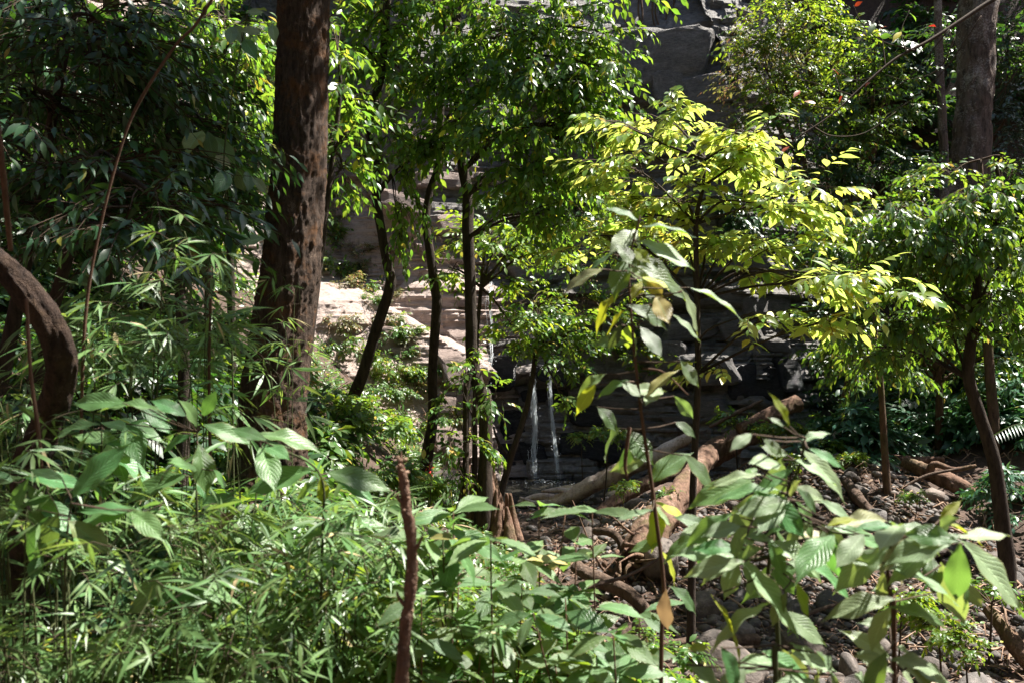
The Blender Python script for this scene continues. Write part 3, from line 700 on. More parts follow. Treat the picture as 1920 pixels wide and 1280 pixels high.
# stones of the stream bed
def stone_mat(name, a, b, c):
    m, N, L, B = nodes_of(name); v = coords(N, L); oi = N.new('ShaderNodeObjectInfo'); geo = N.new('ShaderNodeNewGeometry')
    n1 = noise(N, L, v, 2.2, 6, 0.7); n2 = noise(N, L, v, 14, 4)
    r_ = ramp(N, [(0.3, a), (0.55, b), (0.78, c)]); L.new(n1, r_.inputs[0])
    h = N.new('ShaderNodeHueSaturation'); L.new(r_.outputs[0], h.inputs['Color'])
    rr = mathn(N, L, 'FRACT', mathn(N, L, 'ADD', oi.outputs['Random'], geo.outputs['Random Per Island']))
    L.new(mathn(N, L, 'ADD', mathn(N, L, 'MULTIPLY', rr, 0.9), 0.5), h.inputs['Value'])
    L.new(mathn(N, L, 'ADD', mathn(N, L, 'MULTIPLY', mathn(N, L, 'FRACT', mathn(N, L, 'MULTIPLY', rr, 17.0)), 0.9), 0.4), h.inputs['Saturation'])
    L.new(h.outputs[0], B.inputs['Base Color']); B.inputs['Roughness'].default_value = 0.8
    bump(N, L, B, mathn(N, L, 'ADD', n1, mathn(N, L, 'MULTIPLY', n2, 0.3)), 0.5, 0.08); return m
M['stone'] = stone_mat('stream_stone', (0.032, 0.026, 0.022), (0.098, 0.080, 0.069), (0.20, 0.168, 0.148))
rocks = [mesh_np('stone', *[(V, None, T) for V, T in [boulder(300 + k, 3, 0.68, 0.22, 6)]][0], M['stone']) for k in range(10)]
pebb = [boulder(330 + k, 1, 0.6, 0.25, 5) for k in range(8)]
def boulder_at(px, py, d, w, h, label, k, rot=0.0):
    p = P(px, py, d); g = float(ground_z(p[0], p[1])); sx = w * d / F / 2; sz = h * d / F / 2
    o = link('boulder', rocks[k % 10], None, (p[0], p[1], g + sz * 0.45)); o.scale = (sx, sx * 0.8, sz / 0.68); o.rotation_euler = (0.1 * rng.normal(), 0.1 * rng.normal(), rot)
    return tag(o, label, 'boulder', 'boulders in the stream bed')
BIG = [(1345, 935, 10.2, 64, 54, 'round mossy grey boulder beside the fallen logs'), (1412, 925, 10.6, 60, 50, 'grey boulder right of the mossy one behind the pale leaves'), (1212, 1110, 8.2, 60, 44, 'rounded grey boulder beside the thin leaning branch'),
       (1385, 1125, 8.0, 90, 60, 'brown boulder behind the spotted yellow leaf'), (1375, 1195, 7.3, 190, 70, 'wide flat dark boulder at the bottom of the stream bed'), (1340, 1150, 7.7, 80, 60, 'dark upright boulder next to the thin dark stem'),
       (1590, 1185, 7.3, 70, 60, 'dark rounded boulder in the middle of the gravel'), (1640, 1275, 6.9, 130, 60, 'grey boulder at the bottom edge of the gravel'), (1570, 1225, 7.0, 60, 44, 'smooth dark stone near the bottom of the gravel'),
       (1740, 1220, 7.2, 70, 60, 'blocky dark boulder right of the bright creeping shrub'), (1870, 985, 9.4, 90, 70, 'brown boulder behind the dark leaning trunk'), (1790, 970, 9.8, 70, 40, 'low dark boulder left of the leaning trunk'),
       (1720, 985, 9.8, 110, 44, 'mossy brown boulder under the tangled logs'), (1560, 1030, 8.8, 90, 44, 'low brown boulder half hidden by pale leaves'), (1640, 940, 10.4, 60, 40, 'small grey boulder under the thin reddish trunk'),
       (1830, 1262, 6.9, 100, 50, 'reddish brown boulder in the bottom right corner'), (1500, 1130, 7.8, 130, 50, 'long dark boulder behind the big pale leaf'), (840, 900, 13.8, 90, 60, 'brown boulder in shade left of the pool'), (1240, 1040, 9.4, 120, 90, 'big brown earth covered boulder under the root mass')]
for k, (px, py, d, w, h, lab) in enumerate(BIG): boulder_at(px, py, d, w, h, lab, k, k * 1.3)
def bed_points(n, r):
    out = []
    while len(out) < n:
        y = r.uniform(6.3, 16.0, 4000); xe = np.interp(y, [4, 7, 10, 12, 15, 18], [0.9, 0.75, 0.4, 0.1, -0.4, -0.7]); xr = np.interp(y, [0, 7, 11, 15, 18], [8.2, 6.6, 5.6, 5.0, 6.2])
        x = xe + (xr - xe) * r.random(4000); px = 960 + x / y * F
        ok = (px < 1990) & (r.random(4000) < np.clip((x - xe) / 1.2, 0.1, 1) * np.where(y > 12, 0.5, 1)); out += list(zip(x[ok], y[ok]))
    return np.array(out[:n])
r = np.random.default_rng(21)
for x, y in bed_points(280, r):
    s = r.lognormal(-2.45, 0.45); g = float(ground_z(x, y))
    o = link('stone', rocks[int(r.integers(10))], None, (x, y, g + s * 0.10)); o.scale = (s, s * r.uniform(0.7, 1), s * r.uniform(0.8, 1.1)); o.rotation_euler = (r.normal(0, 0.3), r.normal(0, 0.3), r.random() * 6.3)
    tag(o, 'rounded grey brown stone lying in the stream bed', 'stone', 'stones in the stream bed')
pts = bed_points(7500, r); parts = []
pz = ground_z(pts[:, 0], pts[:, 1])
for k, (x, y) in enumerate(pts):
    V, T = pebb[k % 8]; s = r.lognormal(-3.3, 0.45); a = r.random() * 6.3; c_, s_ = math.cos(a), math.sin(a)
    parts.append((np.stack([V[:, 0] * c_ - V[:, 1] * s_, V[:, 0] * s_ + V[:, 1] * c_, V[:, 2]], -1) * s + [x, y, pz[k] + s * 0.25], np.zeros((0, 4), int), T))
V, Q, T = join(parts)
tag(link('gravel', mesh_np('gravel', V, Q, T, M['stone'])), 'grey brown gravel between the larger stones', 'gravel', None, 'stuff')

# dead leaves on the ground
n = 11000; pts = bed_points(6000, r)
lx = np.concatenate([pts[:, 0], r.uniform(-6, 4, n - len(pts))]); ly = np.concatenate([pts[:, 1], r.uniform(2, 16, n - len(pts))])
lz = ground_z(lx, ly) + 0.015 + 0.03 * r.random(n)
a = r.random(n) * 2 * np.pi
tag(link('leaf_litter', cloud_mesh('leaf_litter', 'mid', 'dead', np.stack([lx, ly, lz], -1), np.stack([np.cos(a), np.sin(a), r.normal(0, 0.2, n)], -1), np.array([0, 0, 1.0]) + r.normal(0, 0.35, (n, 3)), r.uniform(0.03, 0.085, n))), 'brown dead leaves scattered over the forest floor', 'leaf litter', None, 'stuff')

# ------------------------------------------------------------------ logs and roots in the stream bed
def log(label, pts, mat='log_brown', sides=24, rings=60, bump_=0.42, end=None, name='fallen_log', cat='log', prongs=(), group=None):
    """pts: (px, py, d, width px); slid along the line of sight until it rests on the ground"""
    def rest(f):
        q = np.array([P(p[0], p[1], p[2] * f) for p in pts]); rr = np.array([p[3] * p[2] * f / F / 2 * 0.8 for p in pts])
        return float(np.min(q[:, 2] - 0.6 * rr - ground_z(q[:, 0], q[:, 1])))
    fs = np.linspace(0.7, 1.3, 61); f = min(fs, key=lambda f_: (rest(f_) if rest(f_) > 0 else -3 * rest(f_)) + 0.5 * abs(f_ - 1)); pts = [(p[0], p[1], p[2] * f, p[3]) for p in pts]
    prongs = [[(p[0], p[1], p[2] * f, p[3]) for p in pr] for pr in prongs]
    C = [P(*p[:3]) for p in pts]; R = [p[3] * p[2] / F / 2 * (0.8 if cat == 'log' else 1) for p in pts]
    t = thing(name, label, cat, C[0], group)
    tk = tube_obj('trunk', t, C, R, M[mat], rings=rings, sides=sides, bump=bump_, bscale=14, stretch=0.3)
    for pr in prongs:
        tube_obj('broken_branch', t, [P(*p[:3]) for p in pr], [p[3] * p[2] / F / 2 for p in pr], M[mat], under=tk, rings=14, sides=8, bump=0.3, bscale=18)
    if end:
        c = C[0]; dr = norm(C[0] - C[1])
        tube_obj('cut_end', t, [c - dr * 0.01, c + dr * R[0] * 0.25], [R[0] * 0.97, R[0] * 0.86], M['cut_wood'], under=tk, rings=4, sides=20, bump=0.12, bscale=20)
    return t
log('pale bleached log with a forked broken end at the pool edge', [(1030, 938, 14.2, 26), (1062, 934, 14.0, 34), (1115, 910, 13.8, 42), (1165, 885, 13.6, 40), (1215, 862, 13.4, 34), (1300, 815, 13.3, 30)], 'log_pale', prongs=[[(1050, 936, 14.1, 18), (1010, 930, 14.2, 14), (972, 940, 14.3, 7)], [(1075, 922, 14.0, 14), (1045, 918, 14.0, 10), (1016, 920, 14.0, 5)], [(1040, 940, 14.1, 14), (1005, 942, 14.1, 10), (975, 932, 14.1, 5)]])
log('thick reddish log with a pale cut end among the leaves', [(1322, 858, 11.6, 56), (1352, 842, 11.8, 58), (1395, 822, 12.1, 52), (1450, 800, 12.5, 46)], 'log_brown', end=True)
log('mossy brown log lying in front of the dark cliff', [(1388, 806, 13.6, 30), (1430, 785, 13.8, 36), (1470, 768, 14.0, 38), (1497, 757, 14.1, 40)], 'log_brown', bump_=0.4)
log('long brown log running down to the root mass', [(1110, 968, 11.5, 22), (1170, 930, 11.8, 30), (1240, 895, 12.0, 34), (1310, 862, 12.3, 30)], 'log_brown')
big = log('massive earth brown fallen trunk leaning into the stream bed', [(1190, 1050, 9.2, 96), (1215, 1000, 9.6, 88), (1255, 950, 10.2, 70), (1300, 890, 11.0, 56), (1330, 850, 11.6, 46)], 'log_brown', sides=32, rings=80, bump_=0.4)
rr_ = np.random.default_rng(77); tk_ = big.children[0]; foot = base_of(big)
for k in range(26):
    a_ = rr_.uniform(0, 2 * np.pi); l_ = rr_.uniform(0.25, 0.75); d1 = np.array([math.cos(a_), -abs(math.sin(a_)) * 0.7 - 0.1, rr_.uniform(-0.5, 0.6)])
    s0 = foot + np.array([rr_.normal(0, 0.12), rr_.normal(0, 0.08), rr_.normal(0.05, 0.12)])
    e1 = s0 + d1 * l_ * 0.5 + rr_.normal(0, 0.06, 3); e2 = e1 + (d1 + rr_.normal(0, 0.6, 3)) * l_ * 0.5
    tube_obj('root', big, [s0, e1, e2], [rr_.uniform(0.018, 0.05), 0.016, 0.005], M['log_brown'], under=tk_, rings=12, sides=7, bump=0.3)
log('dark log sloping across the shaded hollow below the roots', [(1080, 1060, 8.6, 34), (1120, 1085, 8.4, 36), (1175, 1110, 8.2, 34), (1215, 1150, 8.0, 30)], 'log_dark')
log('curved grey root arching over the hollow', [(1115, 995, 9.2, 18), (1150, 1000, 9.0, 22), (1165, 1025, 8.9, 18), (1160, 1060, 8.8, 14), (1130, 1100, 8.7, 12)], 'log_dark', sides=12)
log('brown log with a raised stub at the right side of the bed', [(1695, 862, 11.0, 26), (1730, 880, 10.8, 36), (1780, 905, 10.6, 42), (1830, 930, 10.4, 40)], 'log_brown', prongs=[[(1742, 890, 10.7, 18), (1752, 870, 10.6, 14), (1790, 880, 10.5, 10), (1830, 872, 10.4, 6)]])
log('bent root log winding across the right of the bed', [(1590, 830, 12.0, 18), (1640, 845, 11.6, 22), (1680, 862, 11.4, 26), (1770, 862, 11.2, 16)], 'log_brown', sides=12)
log('slender grey log slanting down behind the pale leaves', [(1585, 900, 10.4, 24), (1610, 935, 10.0, 26), (1650, 978, 9.6, 22), (1680, 1010, 9.3, 14)], 'log_dark', sides=12)
log('short broken pinkish stump on the bank under the shrubs', [(1560, 835, 12.6, 20), (1574, 805, 12.7, 22), (1590, 775, 12.8, 26)], 'log_pale', sides=12, end=None)
log('brown log on the gravel at the right edge', [(1850, 1140, 7.4, 26), (1890, 1190, 7.2, 40), (1940, 1250, 7.0, 50)], 'log_brown')
log('dark beam like log lying under the wide flat boulder', [(1240, 1210, 7.0, 26), (1330, 1205, 7.0, 34), (1420, 1200, 7.1, 30)], 'log_dark')
log('short pale log end next to the thin dark stem', [(1255, 970, 9.6, 22), (1280, 980, 9.4, 24), (1300, 985, 9.3, 18)], 'log_pale', sides=12)
for lab, pts in [('thin bare branch leaning over the shaded hollow', [(1052, 1130, 4.9, 8), (1088, 1104, 5.0, 9), (1180, 1076, 5.2, 7), (1262, 1030, 5.4, 4)]), ('thin dark branch reaching up from the gravel', [(1460, 1215, 6.8, 12), (1500, 1160, 7.0, 10), (1560, 1135, 7.2, 7), (1620, 1122, 7.4, 4)]),
                 ('grey bare branch lying on the cliff foot shrubs', [(1330, 800, 13.2, 6), (1385, 772, 13.2, 8), (1430, 750, 13.3, 5)]), ('dead branch propped on the right hand log', [(1690, 915, 10.0, 5), (1740, 890, 10.0, 7), (1800, 878, 10.0, 5)]), ('pale twig lying across the root mass', [(1150, 1010, 8.6, 4), (1230, 985, 8.6, 5), (1310, 960, 8.8, 3)]),
                 ('thin twig in front of the wide flat boulder', [(1340, 1240, 6.3, 4), (1430, 1225, 6.4, 5), (1500, 1200, 6.5, 3)])]:
    log(lab, pts, 'log_dark', sides=7, rings=24, bump_=0.2, name='fallen_branch', cat='branch', group='fallen branches')
r = np.random.default_rng(31)
C = []
for k in range(900):                                          # broken twigs and rootlets over the bed
    p = P(r.uniform(1000, 1900), 0, r.uniform(7, 13)); a = r.random() * 6.3; l_ = r.lognormal(-1.5, 0.5); x, y = p[0], p[1]
    e = np.array([x + l_ * math.cos(a), y + l_ * math.sin(a)]); z0, z1 = float(ground_z(x, y)), float(ground_z(*e))
    C.append([[x, y, z0 + 0.02], [(x + e[0]) / 2 + r.normal(0, 0.05), (y + e[1]) / 2, (z0 + z1) / 2 + 0.05 + r.random() * 0.08], [e[0], e[1], z1 + 0.02 + 0.15 * r.random() * l_]])
rd = r.lognormal(-5.1, 0.55, len(C)); V, Q, T = batch_tubes(np.array(C), rd, rd * 0.5, 5)
tag(link('fallen_twigs', mesh_np('fallen_twigs', V, Q, T, M['dry_twig'])), 'broken dry twigs and rootlets strewn over the stream bed', 'twigs', None, 'stuff')

# ------------------------------------------------------------------ trees
def tree(name, label, trunk, mat, leaf='acum', lmat='canopy', group=None, sides=16, rings=60, bump_=0.18, lobes=None, cat='tree', seed=None, bscale=18):
    """trunk: (px, py, d, width px) from the top down to the base"""
    C = np.array([P(*p[:3]) for p in trunk]); R = [p[3] * p[2] / F / 2 for p in trunk]
    b = C[-1].copy(); b[2] = min(b[2], float(ground_z(b[0], b[1])))
    if C[-1][2] > b[2] + 0.02: C = np.vstack([C, b - [0, 0, 0.08]]); R = R + [R[-1] * 1.08]
    else: C = np.vstack([C, b - [0, 0, 0.15]]); R = R + [R[-1] * 1.15]
    pl = Plant(name, label, cat, b, group, leaf, lmat, mat, seed)
    pl.C = C; pl.stem('trunk', C, R, rings=rings, sides=sides, bump=bump_, bscale=bscale, stretch=0.3, lobes=lobes)
    return pl

# big reddish trunk on the left
t = tree('broad_trunk_tree', 'thick straight reddish brown trunk rising through the left of the view', [(620, -900, 6.0, 70), (590, -420, 6.0, 86), (572, -60, 6.0, 96), (562, 150, 6.0, 95), (548, 400, 6.0, 104), (526, 600, 6.0, 112), (508, 760, 6.0, 122), (500, 880, 6.0, 132), (496, 960, 6.0, 165)], 'bark_red', sides=110, rings=520, bump_=0.13, bscale=46, lobes=(3, 0.15), lmat='canopy', seed=41)
for cx, cy, d in [(400, -330, 6.2), (760, -420, 6.6), (600, -900, 5.6), (300, -500, 6.5), (900, -800, 6.2), (560, -640, 6.6), (820, -620, 5.4), (1080, -900, 5.6), (1180, -780, 6.4), (980, -1050, 6.0), (760, -900, 6.6), (1000, -700, 4.9), (700, -750, 4.6)]:  # crown above the frame, extended rightwards to shade the left foliage
    t.clump(cx, cy, d, 170, 110, 0.9, 34, att=t.C[0], br=0.04, ll=0.21, n=9, L=0.6)
t.finish()

# bent trunk at the left edge
t = tree('bent_trunk_tree', 'bent brown trunk curving in from the left edge', [(-160, 420, 2.55, 46), (-50, 468, 2.55, 50), (10, 505, 2.55, 52), (60, 560, 2.55, 54), (95, 615, 2.55, 54), (112, 670, 2.6, 55), (108, 725, 2.65, 55), (92, 775, 2.7, 56), (72, 830, 2.75, 58), (50, 930, 2.8, 60)], 'bark_bent', sides=64, rings=260, bump_=0.32, bscale=34)
t.finish()

# three slim dark trunks before the sunlit bank, with their crowns above
m1 = tree('slim_tree', 'leftmost slim dark trunk with an S bend before the sunlit bank', [(738, -180, 10.6, 10), (728, -30, 10.7, 13), (716, 130, 10.8, 15), (703, 185, 10.9, 16), (691, 242, 11, 16), (708, 296, 11, 17), (705, 367, 11, 17), (716, 446, 11, 17), (726, 500, 11, 18), (731, 535, 11, 20), (704, 618, 11.1, 21), (680, 699, 11.2, 22), (660, 752, 11.3, 24)], 'bark_dark', bump_=0.12, rings=120, lmat='canopy', seed=42)
for cx, cy, d, rx, ry, n in [(640, 190, 10.6, 60, 60, 30), (650, 90, 10.4, 70, 60, 34), (720, 30, 10.2, 80, 50, 36), (740, 110, 10.5, 60, 50, 26), (640, 270, 10.5, 46, 50, 22), (735, 250, 10.4, 40, 50, 20), (700, -60, 10.2, 110, 60, 34), (630, 330, 10.6, 40, 36, 12)]:
    t0 = m1.C[np.argmin(np.linalg.norm(m1.C - P(cx, cy - 30, d), axis=1))]
    m1.clump(cx, cy, d, rx, ry, 0.7, int(n * 1.0), att=t0, br=0.016, ll=0.165, n=9, L=0.5, droop=0.35, ldroop=0.6, flat=0.5)
m1.clump(770, 300, 10.7, 30, 16, 0.3, 8, att=m1.C[6], br=0.032, ll=0.15, n=8, L=0.4)
for cx, cy in [(742, 380), (750, 430), (752, 350)]:
    m1.clump(cx, cy, 10.6, 24, 40, 0.25, 9, att=P(735, 330, 10.8), br=0.008, ll=0.16, n=8, L=0.4, droop=1.3, ldroop=1.2, flat=0.7)
m1.finish(180)
m2 = tree('slim_tree', 'middle slim dark trunk with a kink above the waterfall bank', [(840, -180, 11, 9), (834, -40, 11, 12), (830, 100, 11.2, 12), (826, 200, 11.2, 13), (826, 258, 11.2, 14), (822, 311, 11.2, 14), (805, 361, 11.2, 14), (798, 414, 11.2, 15), (803, 461, 11.2, 16), (815, 545, 11.3, 17), (818, 570, 11.3, 19), (813, 648, 11.4, 18), (810, 715, 11.5, 18), (811, 783, 11.6, 19), (800, 862, 11.8, 24)], 'bark_dark', bump_=0.12, rings=120, seed=43)
for cx, cy, d, rx, ry, n in [(800, 60, 10.6, 70, 60, 34), (870, 40, 10.4, 80, 60, 38), (800, 160, 10.6, 56, 46, 22), (870, 140, 10.4, 70, 50, 30), (790, 245, 10.6, 60, 28, 20), (850, 265, 10.4, 60, 30, 22), (820, -70, 10.6, 110, 60, 30), (880, 210, 10.3, 60, 36, 22)]:
    t0 = m2.C[np.argmin(np.linalg.norm(m2.C - P(cx, cy + 20, d), axis=1))]
    m2.clump(cx, cy, d, rx, ry, 0.7, int(n * 1.0), att=t0, br=0.014, ll=0.165, n=9, L=0.5, droop=0.5, ldroop=0.7, flat=0.5)
m2.finish(180)
m3 = tree('slim_tree', 'rightmost and stoutest of the three slim trunks, near the waterfall', [(846, -180, 10.8, 14), (852, -30, 10.8, 17), (856, 100, 10.9, 18), (860, 200, 11, 18), (862, 264, 11, 19), (869, 320, 11, 20), (876, 367, 11, 21), (876, 446, 11, 22), (880, 524, 11, 22), (882, 600, 11, 22), (884, 665, 11, 23), (892, 710, 11, 25), (907, 760, 11, 26), (910, 850, 11, 24), (908, 962, 11, 34)], 'bark_dark', bump_=0.14, rings=140, seed=44)
m3.stem('second_stem', [P(884, 690, 10.95), P(874, 740, 10.9), P(873, 850, 10.85), P(872, 965, 10.8)], [0.045, 0.04, 0.04, 0.05], rings=30, sides=10, bump=0.12, bscale=18)
for cx, cy, d, rx, ry, n, mt in [(960, 60, 9.8, 90, 60, 46, 0), (1050, 50, 9.6, 90, 60, 46, 0), (1000, 140, 9.5, 90, 50, 44, 0), (1090, 150, 9.3, 70, 60, 40, 1), (1140, 60, 9.3, 50, 60, 30, 1), (1150, 130, 9.2, 40, 36, 18, 1), (930, 170, 9.9, 60, 40, 24, 0), (950, 240, 9.4, 70, 30, 26, 0), (1040, 230, 9.3, 80, 44, 36, 0), (1110, 240, 9.2, 50, 50, 26, 0), (1020, 320, 9.5, 80, 44, 32, 0), (1100, 330, 9.4, 50, 50, 28, 0), (960, 320, 9.8, 50, 36, 16, 0), (1010, 400, 9.8, 80, 40, 26, 0), (1080, 420, 9.8, 60, 40, 18, 0), (980, -60, 9.8, 140, 60, 40, 0), (1120, -40, 9.4, 100, 60, 30, 1)]:
    t0 = m3.C[int(np.argmin(np.linalg.norm(m3.C[:9] - P(cx - 60, cy + 40, 10.6), axis=1)))]
    m3.clump(cx, cy, d, rx, ry, 0.7, int(n * 1.15), att=t0, br=0.018, ll=0.165, n=9, L=0.5, droop=0.5, ldroop=0.7, flat=0.5)
m3.finish(300)
# green trees rooted on the cliff behind the yellow tree
for lab, base, cl_, mt in [('dark green tree on the cliff behind the yellow tree', (1240, 560), [(1120, 380, 60, 36), (1200, 420, 60, 36), (1280, 470, 60, 30), (1150, 470, 60, 30), (1070, 500, 50, 30)], 'mid'), ('green tree on the cliff between the waterfall and the yellow tree', (1120, 640), [(1080, 560, 50, 30), (1150, 590, 60, 34), (1200, 540, 50, 30), (1120, 650, 50, 26), (1190, 660, 50, 24)], 'bright')]:
    b = on_cliff_px(*base)[0]; p = Plant('cliff_tree', lab, 'tree', b, 'trees on the cliff', 'mid', mt, 'bark_brown'); hub = b + np.array([0, -0.6, 0.7])
    p.stem('trunk', [b, (b + hub) / 2 + [0, -0.05, 0.0], hub], [0.06, 0.05, 0.03], rings=14, sides=8, bump=0.1)
    for cx, cy, rx, ry in cl_: p.clump(cx, cy, hub[1] - 0.2, rx, ry, 0.6, 18, att=hub, br=0.02, ll=0.15, n=9, L=0.5)
    p.finish()
# low yellow-green branches of a young tree beside the third trunk
t = tree('young_tree', 'young tree with light green leaves branching behind the third slim trunk', [(905, 500, 11.6, 6), (900, 560, 11.7, 8), (893, 640, 11.8, 9), (890, 780, 11.9, 10), (890, 930, 12.0, 12)], 'bark_dark', lmat='bright', sides=8, rings=30, seed=45)
for cx, cy, rx, ry, n in [(840, 500, 40, 36, 16), (940, 450, 60, 36, 24), (1000, 440, 50, 26, 16), (930, 520, 40, 30, 12), (960, 610, 40, 24, 12), (1050, 470, 40, 24, 12), (870, 440, 40, 40, 14)]:
    t.clump(cx, cy, 11.7, rx, ry, 0.5, n, att=P(903, 540, 11.6), br=0.016, ll=0.17, n=8, L=0.45)
t.finish(150)
t = tree('leaning_tree', 'thin dark leaning stem crossing in front of the waterfall', [(1010, 560, 12.4, 5), (1006, 640, 12.3, 8), (1000, 690, 12.2, 10), (988, 760, 12.1, 11), (966, 830, 12, 12), (948, 890, 12, 13), (925, 985, 11.8, 16)], 'bark_dark', lmat='mid', leaf='mid', sides=10, rings=50, seed=46)
t.stem('side_stem', [P(958, 860, 12), P(935, 830, 12.1), P(925, 800, 12.2)], [0.03, 0.022, 0.012], rings=12, sides=8)
for cx, cy, rx, ry, n in [(1010, 600, 60, 40, 34), (1060, 630, 60, 40, 34), (960, 650, 40, 26, 16), (1000, 560, 60, 30, 20), (1090, 590, 50, 36, 22), (1050, 680, 40, 20, 12), (1060, 760, 30, 30, 8)]:
    t.clump(cx, cy, 12.2, rx, ry, 0.5, n, att=P(1005, 640, 12.3), br=0.013, ll=0.14, n=9, L=0.4, flat=0.6)
t.finish(120)
# leafy shoots on the trunk bases
for lab, cl, att, mt in [('leafy green shoot hanging beside the third slim trunk', [(900, 650, 26, 26, 6), (880, 830, 40, 40, 14), (940, 740, 36, 24, 10), (870, 700, 30, 30, 6)], (886, 780), 'mid'), ('leafy shoot with green leaves left of the third slim trunk', [(850, 760, 30, 30, 8), (860, 880, 30, 30, 8), (845, 830, 30, 30, 8)], (872, 900), 'mid')]:
    b = P(*att, 10.7); p = Plant('leafy_shoot', lab, 'shoot', b, 'shoots on the slim trunks', 'acum', mt)
    for c in cl: p.clump(*c[:2], 10.6, c[2], c[3], 0.3, c[4], att=b, br=0.008, ll=0.15, n=8, L=0.35, droop=0.5)
    p.finish(80)
# rotten stump at the foot of the third trunk
def stump(label, px, py0, py1, d, w, n, seed):
    r = np.random.default_rng(seed); b = P(px, py1, d); t = thing('tree_stump', label, 'stump', b, 'rotten stumps by the slim trunks')
    for k in range(n):
        a = 2 * np.pi * k / n; R = w * d / F / 2; o_ = np.array([math.cos(a), math.sin(a), 0]) * R
        top = P(px, py0 + r.uniform(0, 0.55) * (py1 - py0), d) + o_ * 0.55
        tube_obj('wood_slab', t, [b + o_ * 1.25 - [0, 0, 0.1], b + o_ * 0.85 + [0, 0, 0.12], top], [R * 0.5, R * 0.42, R * 0.12], M['log_brown'], rings=24, sides=12, bump=0.5, bscale=22, stretch=0.25)
stump('reddish rotten stump wrapped round the foot of the slim trunks', 900, 835, 985, 11.35, 84, 9, 1)
stump('small ragged mossy stump right of the slim trunks', 944, 912, 1000, 11.0, 46, 6, 2)

# the yellow green tree in the middle
y = tree('yellow_tree', 'slender tree with glowing yellow green leaves in flat tiers at centre right', [(1322, 300, 7.7, 4), (1318, 350, 7.6, 7), (1305, 420, 7.5, 10), (1306, 560, 7.5, 11), (1308, 700, 7.5, 12), (1302, 850, 7.5, 13), (1298, 1000, 7.5, 14), (1294, 1215, 7.5, 18)], 'bark_dark', lmat='yellow', sides=10, rings=60, bump_=0.1, seed=47)
for cx, cy, d, rx, ry, n in [(1170, 235, 8.2, 70, 22, 20), (1250, 215, 8.2, 80, 20, 26), (1310, 250, 8.2, 60, 22, 18), (1440, 240, 7.4, 70, 16, 20), (1330, 300, 7.8, 80, 28, 28), (1420, 305, 7.6, 70, 26, 26), (1200, 320, 8.2, 90, 30, 28), (1130, 300, 8.4, 50, 26, 12), (1290, 365, 8.0, 110, 34, 40), (1430, 385, 7.7, 100, 30, 34), (1530, 345, 7.2, 60, 18, 18), (1180, 400, 8.4, 110, 26, 34), (1080, 440, 8.4, 60, 22, 14), (1120, 460, 8.4, 50, 18, 10), (1370, 450, 7.8, 100, 30, 28), (1470, 440, 7.5, 70, 28, 20), (1270, 440, 8.2, 70, 26, 20), (1600, 520, 6.9, 76, 16, 26), (1650, 545, 6.8, 40, 14, 12), (1500, 525, 7.1, 80, 20, 24), (1410, 505, 7.5, 60, 20, 12), (1400, 590, 7.2, 46, 14, 9), (1360, 690, 7.4, 40, 22, 8), (1560, 580, 7.0, 40, 18, 9), (1600, 590, 6.9, 46, 20, 12), (1310, 460, 8.0, 60, 26, 14)]:
    i = int(np.argmin(np.linalg.norm(y.C[:6] - P(0.35 * cx + 0.65 * 1310, cy + 70, 7.6), axis=1)))
    y.clump(cx - max(0, cx - 1540) * 0.25, cy, d, rx * 1.2, ry * 0.7, 0.65, int(n * 0.56), att=y.C[i], br=0.010, ll=0.185, n=9, L=0.42, droop=0.15, ldroop=0.45, flat=0.2)
y.finish(300)

# trees on the right
t = tree('dark_trunk_tree', 'dark leaning trunk with a broad crown of drooping leaves at the right', [(1838, 420, 9.0, 10), (1832, 520, 9.0, 16), (1828, 590, 9, 19), (1818, 650, 9, 20), (1815, 710, 9, 21), (1838, 785, 9, 23), (1866, 880, 9, 24), (1886, 1035, 9, 30)], 'bark_dark', lmat='mid', leaf='acum', rings=90, bump_=0.12, seed=48)
for cx, cy, d, rx, ry, n in [(1820, 370, 8.8, 70, 26, 36), (1740, 390, 8.9, 60, 28, 30), (1880, 400, 8.9, 50, 30, 26), (1650, 400, 9.2, 60, 26, 26), (1690, 460, 9.0, 70, 36, 34), (1800, 460, 8.8, 80, 36, 40), (1890, 480, 8.8, 50, 40, 26), (1580, 440, 9.3, 50, 26, 18), (1610, 490, 9.4, 60, 26, 20), (1740, 540, 9.1, 60, 30, 20), (1860, 550, 8.9, 60, 30, 22), (1690, 610, 9.4, 60, 26, 20), (1780, 610, 9.2, 60, 24, 12), (1630, 650, 9.6, 60, 26, 18), (1560, 610, 9.8, 40, 24, 12), (1910, 580, 9.0, 30, 50, 14)]:
    i = int(np.argmin(np.linalg.norm(t.C[:5] - P(0.3 * cx + 0.7 * 1832, cy + 80, 9.0), axis=1)))
    t.clump(cx, cy, d, rx, ry, 0.6, int(n * 1.4), att=t.C[i], br=0.012, ll=0.15, n=9, L=0.42, droop=0.5, ldroop=1.1, flat=0.3)
t.finish(260)
t = tree('brown_trunk_tree', 'thin brown trunk just right of the dark leaning trunk', [(1838, 300, 12, 8), (1844, 480, 12, 14), (1848, 600, 12, 17), (1856, 700, 12, 18), (1862, 780, 12, 20)], 'bark_brown', lmat='mid', leaf='mid', seed=49, rings=50)
for cx, cy, rx, ry, n in [(1780, 330, 60, 30, 16), (1900, 330, 60, 30, 16)]: t.clump(cx, cy, 12, rx, ry, 0.6, n, att=t.C[0], ll=0.15, n=9, L=0.42)
t.finish(0)
t = tree('reddish_sapling', 'thin reddish sapling trunk standing before the shaded undergrowth', [(1640, 560, 11, 6), (1642, 640, 11, 9), (1652, 740, 11, 11), (1658, 850, 11, 13), (1666, 962, 11, 17)], 'bark_brown', lmat='mid', leaf='acum', seed=50, sides=10, rings=50)
